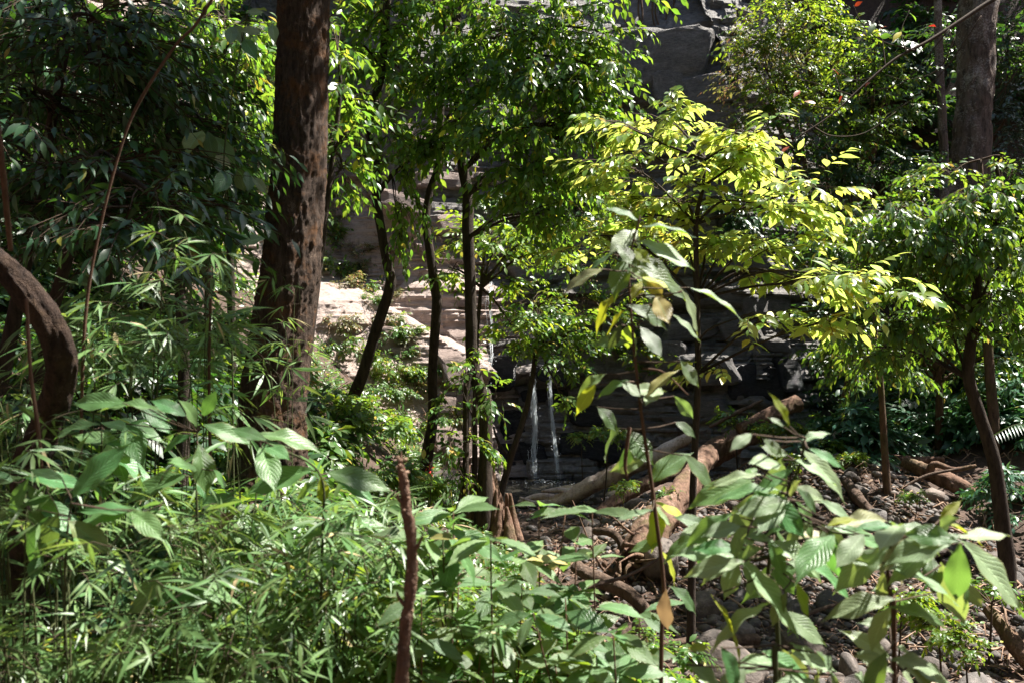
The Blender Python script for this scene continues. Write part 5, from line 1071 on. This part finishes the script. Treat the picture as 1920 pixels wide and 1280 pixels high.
# ------------------------------------------------------------------ bamboo thicket, lower left
def bamboo(px, py, d, h, label, group, mat='bamboo', n=26, ll=0.15, lean=None, nleaf=40, spread=0.35):
    b = P(px, py, d); g = float(ground_z(b[0], b[1])); b[2] = min(g, b[2])
    p = Plant('bamboo', label, 'bamboo', b, group, 'blade', mat, 'stem_green'); r = p.r
    top = P(px, py, d); top[2] = max(top[2], b[2] + 0.25)
    m = 4; org = []; dr = []
    for k in range(m):
        e = top + np.array([r.normal(0, spread), r.normal(0, spread), r.normal(0, h * 0.4)])
        mid_ = np.array([b[0] * 0.7 + e[0] * 0.3, b[1] * 0.7 + e[1] * 0.3, e[2] * 0.85 + b[2] * 0.15])
        c = catmull([b + r.normal(0, 0.04, 3) * [1, 1, 0], mid_, e, e + (e - mid_) * [0.5, 0.5, 0] - [0, 0, 0.1]], 14)
        p.stem('culm', c, [0.0026, 0.002, 0.001], rings=14, sides=5)
        i = r.integers(5, 14, n // m + 1); org.append(c[i] + r.normal(0, 0.03, (len(i), 3))); q = r.normal(0, 1, (len(i), 3)); q[:, 2] = q[:, 2] * 0.35 + 0.1; dr.append(q)
    org = np.concatenate(org); dr = np.concatenate(dr)
    up = np.array([0, -0.2, 1.0]) + r.normal(0, 0.35, (len(org), 3))
    tip = org + norm(dr) * r.uniform(0.05, 0.16, (len(org), 1)); p.twigs(np.stack([org, (org + tip) / 2 + [0, 0, 0.01], tip], 1), 0.0012, 0.0008)
    dr = norm(dr) - [0, 0, 0.25]; p.fans(tip, dr, up, 7, ll)
    p.finish(nleaf, crown='leaf_mass')
r = np.random.default_rng(81)
for cnt_, x0, x1, y0, y1, d0, d1, desc, gr in [(28, 240, 740, 1020, 1320, 2.1, 3.2, 'narrow leaved sunlit bamboo', 'sunlit bamboo in the lower left'), (8, -40, 240, 1060, 1300, 1.9, 2.8, 'narrow leaved shaded bamboo', 'shaded bamboo in the lower left corner'),
                            (6, 150, 400, 540, 720, 3.0, 3.9, 'narrow leaved bamboo', 'bamboo behind the bent trunk'), (3, -20, 60, 580, 850, 2.9, 3.6, 'narrow leaved edge bamboo', 'bamboo at the left edge'), (5, 560, 740, 980, 1040, 3.0, 4.4, 'bamboo tuft', 'bamboo at the upper edge of the thicket')]:
    for k in range(cnt_):
        px, py, d = x0 + (x1 - x0) * ((k * 0.618 + 0.3) % 1), r.uniform(y0, y1), r.uniform(d0, d1)
        bamboo(px, py, d, 0.24, where(desc, P(px, py, d)), gr, n=int(r.uniform(20, 40)), ll=(0.042 * d + 0.012) * r.uniform(0.75, 1.3), nleaf=70, spread=r.uniform(0.1, 0.2))
for k, (px, py) in enumerate([(30, 830), (95, 880), (-10, 900)]): bamboo(px, py, 2.3, 0.2, where('leafy bamboo hiding the foot', P(px, py, 2.3)), 'bamboo at the bent trunk foot', n=26, ll=0.10, spread=0.12)
bamboo(545, 540, 4.2, 0.3, 'single bamboo sprig in front of the big trunk', None, n=14, ll=0.14, spread=0.12)
bamboo(455, 760, 3.0, 0.2, 'bamboo sprig with fanned leaves at the foot of the big trunk', None, n=12, ll=0.14, spread=0.1)

# ------------------------------------------------------------------ foreground plants measured leaf by leaf
b = P(1240, 1420, 2.2); b[2] = float(ground_z(b[0], b[1])); sd = 2.2
stem = catmull([b, P(1240, 1280, sd), P(1246, 1120, sd), P(1228, 950, sd), P(1205, 790, sd), P(1188, 640, sd), P(1180, 500, sd), P(1200, 405, sd)], 60)
p = Plant('sapling', 'tall foreground sapling with large pale drooping leaves right of centre', 'sapling', b, None, 'big0', 'sapling', 'stem_red', 90)
p.stem('stem', stem, [0.0065, 0.006, 0.005, 0.0035, 0.0022], rings=60, sides=8, bump=0.1, bscale=60)
rows = [(1198, 415, 1145, 383, 20), (1196, 430, 1152, 458, 38, 'pale'), (1200, 425, 1292, 422, 14), (1196, 452, 1294, 488, 25, 'pale'), (1160, 470, 1217, 525, 32, 'pale'), (1174, 484, 1153, 530, 40), (1132, 503, 1060, 532, 25, 'pale'), (1150, 475, 1100, 505, 20, 'shrub'), (1190, 500, 1300, 535, 22), (1190, 467, 1213, 487, 24, 'sick'), (1200, 520, 1282, 535, 22, 'sick'), (1205, 522, 1247, 555, 30, 'sick'), (1205, 527, 1186, 549, 20, 'sick'), (1278, 545, 1316, 616, 45, 'pale'), (1290, 538, 1390, 572, 15, 'pale'), (1230, 556, 1250, 595, 36, 'shrub'), (1210, 548, 1232, 570, 20, 'shrub'), (1160, 547, 1106, 600, 20, 'sick'), (1172, 582, 1134, 620, 36, 'sick'), (1200, 613, 1240, 658, 36, 'shrub'), (1187, 630, 1200, 663, 24, 'shrub'), (1275, 675, 1310, 718, 28, 'pale'), (1260, 590, 1312, 628, 13, 'pale'), (1205, 600, 1230, 585, 12), (1137, 700, 1083, 725, 30, 'shrub'), (1118, 718, 1081, 768, 28, 'sick'), (1163, 713, 1200, 738, 26, 'shrub'), (1117, 760, 1160, 796, 30, 'shrub'), (1164, 800, 1120, 850, 46, 'pale'), (1174, 805, 1220, 860, 42, 'shrub'), (1210, 745, 1255, 690, 30, 'shrub'), (1222, 942, 1242, 1028, 42, 'sick'), (1215, 905, 1282, 845, 46), (1225, 940, 1300, 975, 22, 'sick'), (1210, 760, 1236, 722, 34, 'pale'), (1262, 740, 1300, 780, 20, 'pale'), (1280, 850, 1340, 908, 30, 'sapling'), (1265, 790, 1305, 812, 24, 'shrub'), (1240, 1030, 1275, 1085, 26, 'sick')]
for k in range(16):
    i = int(p.r.integers(18, 58)); q_ = stem[i]; bx, by = 960 + q_[0] / q_[1] * F + p.r.normal(0, 14), 640 - (q_[2] - EYE) / q_[1] * F; a_ = p.r.uniform(-0.3, 3.4); l_ = p.r.uniform(50, 85); rows.append((bx, by, bx + l_ * math.cos(a_), by + l_ * 0.7 * math.sin(a_), p.r.uniform(20, 36), ['sapling', 'shrub', 'pale'][k % 3]))
hand_leaves(p, rows, sd, 'sapling', 0.14, stem=stem)
p.stem('side_branch', [P(1205, 690, sd), P(1245, 698, sd - 0.02), P(1290, 740, sd - 0.05)], [0.003, 0.0025, 0.002], rings=12, sides=6)
p.stem('side_branch', [P(1195, 590, sd), P(1230, 565, sd + 0.02), P(1280, 545, sd + 0.03)], [0.003, 0.0025, 0.0018], rings=12, sides=6)
p.stem('side_branch', [P(1180, 800, sd), P(1172, 870, sd), P(1178, 900, sd)], [0.006, 0.005, 0.002], rings=12, sides=6)
p.finish()

b = P(1470, 1500, 1.9); b[2] = float(ground_z(b[0], b[1])); sd = 1.9
stem = catmull([b, P(1462, 1290, sd), P(1440, 1120, sd), P(1450, 1000, sd), P(1475, 930, sd), P(1500, 870, sd), P(1510, 820, sd)], 50)
p = Plant('foreground_shrub', 'foreground shrub with big pale green leaves at the lower right', 'shrub', b, None, 'big0', 'pale', 'stem_green', 91)
p.stem('stem', stem, [0.0055, 0.005, 0.004, 0.0025], rings=50, sides=8)
rows = [(1404, 868, 1465, 862, 40), (1431, 890, 1340, 887, 14), (1465, 920, 1357, 904, 22, 'broad'), (1470, 938, 1428, 985, 42), (1488, 912, 1549, 934, 30), (1535, 937, 1602, 970, 28), (1500, 840, 1595, 918, 26), (1495, 914, 1535, 954, 18, 'sapling'), (1522, 978, 1465, 1015, 40), (1565, 1000, 1498, 1058, 60, 'broad'), (1540, 978, 1575, 1040, 42), (1620, 1000, 1575, 1050, 42), (1385, 1047, 1502, 1165, 50), (1384, 1052, 1360, 1112, 36), (1380, 1045, 1287, 1018, 42), (1390, 1030, 1314, 1015, 32, 'broad'), (1340, 990, 1286, 985, 30), (1390, 985, 1327, 995, 34), (1332, 1112, 1408, 1220, 26, 'sick'), (1440, 1010, 1475, 1075, 34, 'broad'), (1450, 1060, 1490, 1110, 34, 'broad'), (1410, 812, 1375, 835, 26), (1430, 822, 1470, 850, 24), (1470, 800, 1450, 780, 12), (1480, 800, 1462, 742, 10, 'sick'), (1500, 830, 1545, 800, 16), (1515, 840, 1580, 868, 14, 'broad'), (1490, 1090, 1520, 1150, 20, 'sick'), (1445, 965, 1400, 950, 18), (1550, 985, 1600, 965, 16, 'sick')]
def whorls(pl, rows, centres, n, lmin, lmax, mats):
    for cx, cy in centres:
        a0 = pl.r.random() * 6.3
        for k in range(n):
            a_ = a0 + 2.4 * k; l_ = pl.r.uniform(lmin, lmax); dy = math.sin(a_) * 0.55 + 0.25
            bx, by = cx + pl.r.normal(0, 10), cy + pl.r.normal(0, 10)
            rows.append((bx, by, bx + l_ * math.cos(a_), by + l_ * dy, l_ * pl.r.uniform(0.17, 0.36), mats[int(pl.r.integers(len(mats)))]))
whorls(p, rows, [(1480, 860), (1475, 925), (1445, 1000), (1390, 1050), (1560, 990), (1320, 990), (1500, 1060), (1450, 1130), (1470, 1220), (1380, 960), (1420, 900)], 4, 70, 130, ['pale', 'pale', 'broad', 'pale'])
hand_leaves(p, rows, sd, 'pale', 0.22, stem=stem)
p.stem('side_branch', [P(1452, 1040, sd), P(1410, 1048, sd), P(1384, 1050, sd)], [0.004, 0.003, 0.002], rings=10, sides=6)
p.stem('side_branch', [P(1455, 1010, sd), P(1510, 985, sd), P(1570, 998, sd), P(1630, 1003, sd - 0.02)], [0.004, 0.003, 0.003, 0.002], rings=16, sides=6)
p.finish()

b = P(1680, 1480, 1.75); b[2] = float(ground_z(b[0], b[1])); sd = 1.75
stem = catmull([b, P(1677, 1290, sd), P(1671, 1135, sd), P(1664, 1050, sd), P(1680, 1015, sd), P(1745, 985, sd)], 50)
p = Plant('foreground_shrub', 'foreground shrub with long hanging leaves at the right edge', 'shrub', b, None, 'big0', 'pale', 'stem_red', 92)
p.stem('stem', stem, [0.0055, 0.005, 0.004, 0.0025], rings=50, sides=8)
rows = [(1672, 1020, 1572, 1085, 46), (1690, 985, 1653, 1010, 50), (1773, 1015, 1700, 1045, 52), (1800, 1012, 1925, 1126, 46), (1745, 1040, 1752, 1092, 36, 'broad'), (1764, 1052, 1800, 1165, 44), (1800, 1092, 1848, 1135, 26), (1760, 975, 1799, 939, 11, 'sick'), (1770, 978, 1842, 1002, 13, 'sick'), (1680, 990, 1750, 990, 22), (1670, 1235, 1609, 1183, 36), (1676, 1262, 1625, 1224, 24), (1670, 1175, 1633, 1160, 24), (1676, 1210, 1715, 1222, 20), (1700, 1243, 1815, 1285, 42), (1690, 1260, 1730, 1290, 36), (1665, 1060, 1700, 1085, 26), (1700, 1050, 1735, 1080, 24, 'broad')]
whorls(p, rows, [(1690, 1000), (1760, 1010), (1660, 1060), (1680, 1130), (1676, 1230), (1800, 1010)], 4, 75, 140, ['pale', 'pale', 'broad', 'pale'])
hand_leaves(p, rows, sd, 'pale', 0.18, stem=stem)
p.stem('side_branch', [P(1680, 1030, sd), P(1740, 1000, sd), P(1800, 1005, sd)], [0.004, 0.003, 0.002], rings=12, sides=6)
p.finish()

b = P(1460, 1500, 1.6); b[2] = float(ground_z(b[0], b[1])); sd = 1.65
stem = catmull([b, P(1455, 1350, sd), P(1450, 1250, sd)], 20)
p = Plant('foreground_shrub', 'low foreground shrub with broad leaves along the bottom edge', 'shrub', b, None, 'big0', 'pale', 'stem_green', 93)
p.stem('stem', stem, [0.007, 0.006, 0.004], rings=20, sides=8)
rows = [(1282, 1243, 1380, 1290, 42), (1352, 1210, 1392, 1290, 42, 'broad'), (1425, 1220, 1515, 1262, 42, 'broad'), (1478, 1203, 1535, 1236, 26), (1530, 1220, 1600, 1285, 56), (1530, 1275, 1460, 1290, 50), (1290, 1220, 1325, 1205, 22, 'sick'), (1600, 1265, 1650, 1290, 40), (1400, 1250, 1350, 1300, 40), (1530, 1250, 1555, 1300, 46)]
hand_leaves(p, rows, sd, 'pale', 0.06, stem=stem); p.finish()

# broad leaved plants, lower left
b = P(120, 1350, 2.0); b[2] = float(ground_z(b[0], b[1])); sd = 2.0
stem = catmull([b, P(122, 1180, sd), P(125, 1020, sd), P(134, 934, sd)], 30)
p = Plant('broad_leaf_plant', 'broad leaved plant with large torn leaves at the lower left', 'plant', b, None, 'big0', 'broad', 'stem_green', 94)
p.stem('stem', stem, [0.0038, 0.0034, 0.0024], rings=30, sides=7)
rows = [(134, 934, 218, 838, 62), (127, 975, 200, 1028, 46), (260, 955, 150, 970, 36), (245, 957, 288, 985, 40), (95, 965, 30, 1050, 50), (110, 960, 75, 1035, 40), (120, 900, 62, 875, 28), (140, 960, 240, 945, 24), (75, 1035, 60, 1080, 30)]
hand_leaves(p, rows, sd, 'broad', 0.06, stem=stem); p.finish()
b = P(390, 1300, 2.3); b[2] = float(ground_z(b[0], b[1])); sd = 2.3
stem = catmull([b, P(385, 1150, sd), P(372, 1000, sd), P(368, 890, sd), P(370, 810, sd)], 40)
p = Plant('broad_leaf_plant', 'broad leaved plant with a rosette of green leaves before the big trunk', 'plant', b, None, 'big0', 'broad', 'stem_green', 95)
p.stem('stem', stem, [0.0038, 0.0034, 0.0024], rings=30, sides=7)
rows = [(353, 890, 232, 922, 40), (372, 895, 384, 928, 20), (235, 755, 138, 745, 24), (258, 753, 318, 802, 38), (370, 800, 355, 755, 34), (235, 790, 262, 855, 44), (380, 795, 460, 818, 32), (372, 830, 390, 905, 44), (330, 790, 240, 770, 30), (365, 815, 300, 830, 26), (370, 880, 330, 860, 40), (400, 880, 425, 910, 26), (300, 770, 205, 735, 26), (350, 780, 290, 745, 26), (380, 780, 400, 740, 26)]
hand_leaves(p, rows, sd, 'broad', 0.10, stem=stem); p.finish()
b = P(600, 1300, 2.2); b[2] = float(ground_z(b[0], b[1])); sd = 2.2
stem = catmull([b, P(602, 1150, sd), P(605, 1000, sd), P(598, 885, sd), P(500, 830, sd)], 40)
p = Plant('broad_leaf_plant', 'broad leaved plant with long horizontal leaves above the sunlit bamboo', 'plant', b, None, 'big0', 'broad', 'stem_green', 96)
p.stem('stem', stem, [0.0038, 0.0034, 0.0024], rings=30, sides=7)
rows = [(590, 880, 468, 908, 32), (610, 885, 722, 902, 38), (478, 815, 585, 812, 26), (490, 832, 537, 850, 34), (487, 838, 512, 882, 46), (600, 890, 612, 940, 26, 'sick'), (500, 825, 440, 800, 26), (600, 900, 550, 925, 26), (620, 890, 700, 925, 22)]
hand_leaves(p, rows, sd, 'broad', 0.06, stem=stem); p.finish()
for lab, cx, cy, d, n_ in [('broad leaved plant half hidden in the bamboo left of the dead stick', 640, 985, 2.5, 8), ('broad leaved plant at the left edge below the bent trunk', 45, 900, 2.2, 8), ('broad leaved plant in the bamboo below the big trunk', 430, 960, 2.6, 9), ('broad leaved plant low in the sunlit bamboo', 330, 1080, 2.1, 7), ('broad leaved plant between the bent trunk and the rosette', 190, 800, 2.6, 9), ('broad leaved plant right of the dead stick', 830, 1000, 2.4, 7)]:
    b = P(cx, cy, d); top_ = b.copy(); b[2] = float(ground_z(b[0], b[1])); p = Plant('broad_leaf_plant', lab, 'plant', b, 'broad leaved plants', 'big0', 'broad', 'stem_green')
    stem = catmull([b, (b + top_) / 2 + p.r.normal(0, 0.03, 3), top_], 20); p.stem('stem', stem, [0.004, 0.0035, 0.0025], rings=20, sides=6)
    rows = []; whorls(p, rows, [(cx, cy), (cx + 6, cy + 50)], n_ // 2 + 1, 70, 125, ['broad', 'broad', 'shrub']); hand_leaves(p, rows, d, 'broad', 0.05, stem=stem); p.finish()
# climber with round grey leaves on the big trunk's left
b = P(440, 560, 4.6); b[2] = float(ground_z(b[0], b[1])); p = Plant('climber', 'climber with heart shaped grey green leaves left of the big trunk', 'climber', b, None, 'big1', 'broad', 'stem_green', 97)
stem = catmull([b, P(436, 700, 4.6), P(430, 450, 4.6), P(420, 300, 4.6), P(440, 150, 4.6), P(470, 0, 4.6)], 40); p.stem('stem', stem, [0.006, 0.005, 0.003], rings=30, sides=6)
rows = [(390, 245, 398, 292, 26, 'shrub'), (380, 245, 350, 270, 40), (400, 255, 438, 300, 30), (398, 290, 428, 306, 22, 'pale'), (430, 320, 412, 352, 32), (445, 315, 460, 358, 30, 'shrub'), (465, 318, 470, 350, 24, 'shrub'), (470, 330, 500, 354, 20, 'pale'), (440, 45, 452, 72, 24, 'pale'), (452, 60, 488, 56, 22, 'pale'), (510, 45, 514, 70, 20, 'pale'), (436, 50, 432, 74, 24, 'pale'), (455, 72, 476, 98, 26), (460, 25, 492, 20, 18, 'pale'), (500, 22, 480, 12, 16, 'sick'), (328, 420, 330, 448, 24), (310, 470, 292, 440, 20, 'pale'), (470, 440, 440, 455, 30), (500, 445, 452, 452, 30, 'pale')]
hand_leaves(p, rows, 4.6, 'broad', 0.15, stem=stem); p.finish()

# serrated shrub, bottom centre
r = np.random.default_rng(99)
for lab, base, d, tops in [('serrated leaved shrub at the bottom centre, left clump', (860, 1420), 2.5, [(850, 960), (920, 1010), (800, 1010), (860, 1080), (790, 1120), (930, 1100), (850, 1180), (780, 1210), (900, 1230), (830, 1260)]), ('serrated leaved shrub at the bottom centre, reaching over the shaded hollow', (1050, 1420), 2.7, [(1060, 960), (1110, 960), (1010, 950), (1090, 1110), (1080, 1020), (980, 1050)]), ('serrated leaved shrub at the bottom centre, right clump by the sapling', (1120, 1420), 2.3, [(1080, 1180), (1000, 1150), (1150, 1190), (1040, 1240), (1120, 1250), (1200, 1150), (960, 1220), (1180, 1240), (1060, 1120)])]:
    b = P(*base, d); b[2] = float(ground_z(b[0], b[1]))
    p = Plant('serrated_shrub', lab, 'shrub', b, 'serrated shrubs at the bottom', 'tooth', 'shrub', 'stem_red')
    for tx, ty in tops:
        dd = d + p.r.uniform(-0.35, 0.35); e = P(tx, ty, dd)
        c = catmull([b + p.r.normal(0, 0.03, 3) * [1, 1, 0], (b + e) / 2 + p.r.normal(0, 0.05, 3), e], 14)
        p.stem('branch', c, [0.005, 0.004, 0.002], rings=14, sides=6)
        k = 26; f = 1 - 0.5 * p.r.random(k) ** 1.6; i = np.rint(f * 13).astype(int); a = np.arange(k) * 2.4 + p.r.random()
        dr = np.stack([np.cos(a), np.sin(a), p.r.uniform(-0.35, 0.5, k)], -1)
        put_leaves(p, c[i] + dr * 0.012, dr, np.array([0, -0.25, 1.0]) + p.r.normal(0, 0.25, (k, 3)), p.r.uniform(0.08, 0.155, k), 'tooth', 'shrub' if p.r.random() < 0.7 else 'sapling')
    p.finish()
# small leaved plants filling between
for k in range(44):
    px, py, d = r.uniform(720, 1260), r.uniform(1050, 1300), r.uniform(2.7, 4.2)
    if px > 1040 and py < 1140: continue
    b = P(px, py, d); g = float(ground_z(b[0], b[1])); h = max(0.1, b[2] - g); s = 0.42
    st_, fo = PRO['mid'][k % 2] if k % 3 else PRO['litgreen'][0]
    o = link('low_shrub', None, None, (b[0], b[1], max(g, b[2] - 0.25))); o.scale = (s, s, s); o.rotation_euler = (0, 0, r.random() * 6.3)
    link('stems', st_, o); tag(link('foliage', fo, o), kind='stuff'); stalk(o, o.location[2], g); tag(o, where('small leaved low shrub', b), 'shrub', 'low shrubs at the bottom')
for k in range(26):
    px, py, d = 40 + (k * 87.3) % 720, r.uniform(990, 1290), r.uniform(2.2, 3.6); b = P(px, py, d); g = float(ground_z(b[0], b[1])); s_ = r.uniform(0.3, 0.5)
    st_, fo = PRO[('mid', 'litgreen', 'dark')[k % 3]][0]
    o = link('low_shrub', None, None, (b[0], b[1], max(g, b[2] - 0.15))); o.scale = (s_, s_, s_); o.rotation_euler = (0, 0, r.random() * 6.3)
    link('stems', st_, o); tag(link('foliage', fo, o), kind='stuff'); stalk(o, o.location[2], g); tag(o, where('low broadleaf shrub in bamboo', b), 'shrub', 'low shrubs in the bamboo')
# notched dead stick
pts = [(752, 844, 1.8, 2), (752, 858, 1.8, 8), (753, 880, 1.8, 15), (757, 900, 1.8, 17), (762, 950, 1.8, 19), (771, 1010, 1.8, 23), (771, 1080, 1.8, 23), (764, 1150, 1.8, 23), (756, 1230, 1.8, 23), (752, 1320, 1.8, 25), (752, 1500, 1.8, 27)]
C = [P(*q[:3]) for q in pts]
t = thing('dead_stick', 'upright knobbly dead stick in the foreground with a pointed tip', 'stick', C[-1])
sh = tube_obj('shaft', t, C, [q[3] * q[2] / F / 2 for q in pts], M['log_brown'], rings=150, sides=22, bump=0.6, bscale=30, stretch=1.0)
for k in range(34):
    f = r.uniform(0.06, 0.85); cc = catmull(np.array(C), 100)[int(f * 99)]; a = r.random() * 6.3; dd = np.array([math.cos(a), math.sin(a), 0.4])
    tube_obj('knob', t, [cc + dd * 0.007, cc + dd * 0.0135], [0.005, 0.003], M['dry_twig'], under=sh, rings=4, sides=6)
for q0, q1, q2 in [((770, 1040), (786, 1018), (792, 1002)), ((760, 950), (748, 935), (745, 925)), ((764, 1140), (748, 1120), (744, 1108))]:
    tube_obj('side_twig', t, [P(*q0, 1.8), P(*q1, 1.79), P(*q2, 1.78)], [0.006, 0.004, 0.002], M['log_brown'], under=sh, rings=8, sides=6, bump=0.3)
# dead tan leaf hanging on the sapling
b = P(1250, 1100, 2.1); p = Plant('dead_leaf', 'curled brown dead leaf hanging on the sapling stem', 'leaf', b, None, 'big1', 'dead', 'stem_red'); hand_leaves(p, [(1250, 1102, 1240, 1178, 20)], 2.15, 'dead', 0.01, kinds=('big1',)); p.finish()

# ------------------------------------------------------------------ unseen forest around the clearing, added so its crowns shade the place
def canopy_mesh(seed, n, R, H, ll):
    r = np.random.default_rng(seed); m = 26
    C = norm(r.normal(0, 1, (m, 3))) * r.uniform(0.3, 1, (m, 1)) * [R, R, H]
    k = r.integers(0, m, n); pos = C[k] + norm(r.normal(0, 1, (n, 3))) * r.uniform(0, 1, (n, 1)) ** 0.5 * R * 0.34
    return cloud_mesh('crown', 'far', 'dark', pos, r.normal(0, 1, (n, 3)) * [1, 1, 0.4], np.array([0, 0, 1.0]) + r.normal(0, 0.5, (n, 3)), r.uniform(0.7, 1.2, n) * ll)
CAN = [canopy_mesh(1, 5200, 3.0, 1.6, 0.30), canopy_mesh(2, 5200, 3.0, 1.6, 0.30)]
TR, TQ, TT = tube(np.array([[0, 0, -1.0], [0.1, 0, 3], [0.0, 0.1, 6.0], [0.1, 0, 9.0]]), [0.22, 0.18, 0.13, 0.06], rings=30, sides=12, bump=0.15)
trunk_me = mesh_np('trunk', TR, TQ, TT, M['bark_brown'])
def canopy_tree(x, y, top, s, k=0, lab='tall forest tree beyond the frame whose crown shades the clearing'):
    g = float(ground_z(x, y)); o = thing('canopy_tree', lab, 'tree', (x, y, g), 'tall trees around the clearing')
    h = top - g; t_ = link('trunk', trunk_me, o); t_.scale = (1, 1, h / 9.0)
    c = link('crown', CAN[k % 2], o); c.location = (0, 0, h); c.scale = (s, s, s); c.rotation_euler = (0, 0, x * 1.7 + y); tag(c, kind='stuff')
for k, a in enumerate([(15, 18.0, 14, 0.9), (-6, -2, 8, 1.4), (0, -7, 9, 1.5), (7, -5, 9, 1.5), (-9, 5, 10, 1.4), (-13, 0, 12, 1.6), (15, 2, 12, 1.3), (-10, 10.5, 12, 1.4), (6, 29, 18, 1.5), (-4, 24, 15, 1.4), (11, 27, 17, 1.5), (-9, 19, 15, 1.5), (-14, 14, 15, 1.6), (-4.5, -10, 12, 1.6), (4, -13, 13, 1.6)]):
    canopy_tree(*a, k)

t = thing('canopy_tree', 'small leaning tree out of the frame, added to shade the lower left', 'tree', (3.7, 1.3, float(ground_z(3.7, 1.3))))  # unseen tree added, its crowns set to throw shade on the left
C_ = np.array([[3.7, 1.3, float(ground_z(3.7, 1.3)) - 0.1], [3.6, 1.5, 3.0], [3.0, 2.5, 6.0], [2.35, 3.2, 8.0]])
tube_obj('trunk', t, C_, [0.13, 0.11, 0.08, 0.04], M['bark_brown'], rings=30, sides=10, bump=0.1)
for k, (off_, sc_) in enumerate([((0, 0, 0), 0.15), ((0.45, 0.5, 0.1), 0.06), ((0.35, 1.2, 0.0), 0.15), ((0.0, 1.7, 0.1), 0.19), ((-0.7, 2.2, 0.0), 0.24)]):
    c = link('crown', CAN[k % 2], t); c.location = C_[3] - base_of(t) + off_; c.scale = (sc_, sc_, sc_ * 1.7); tag(c, kind='stuff')
    if k: tube_obj('branch', t, [C_[2], (C_[2] + C_[3] + off_) / 2, C_[3] + off_], [0.03, 0.02, 0.01], M['bark_brown'], rings=8, sides=6)
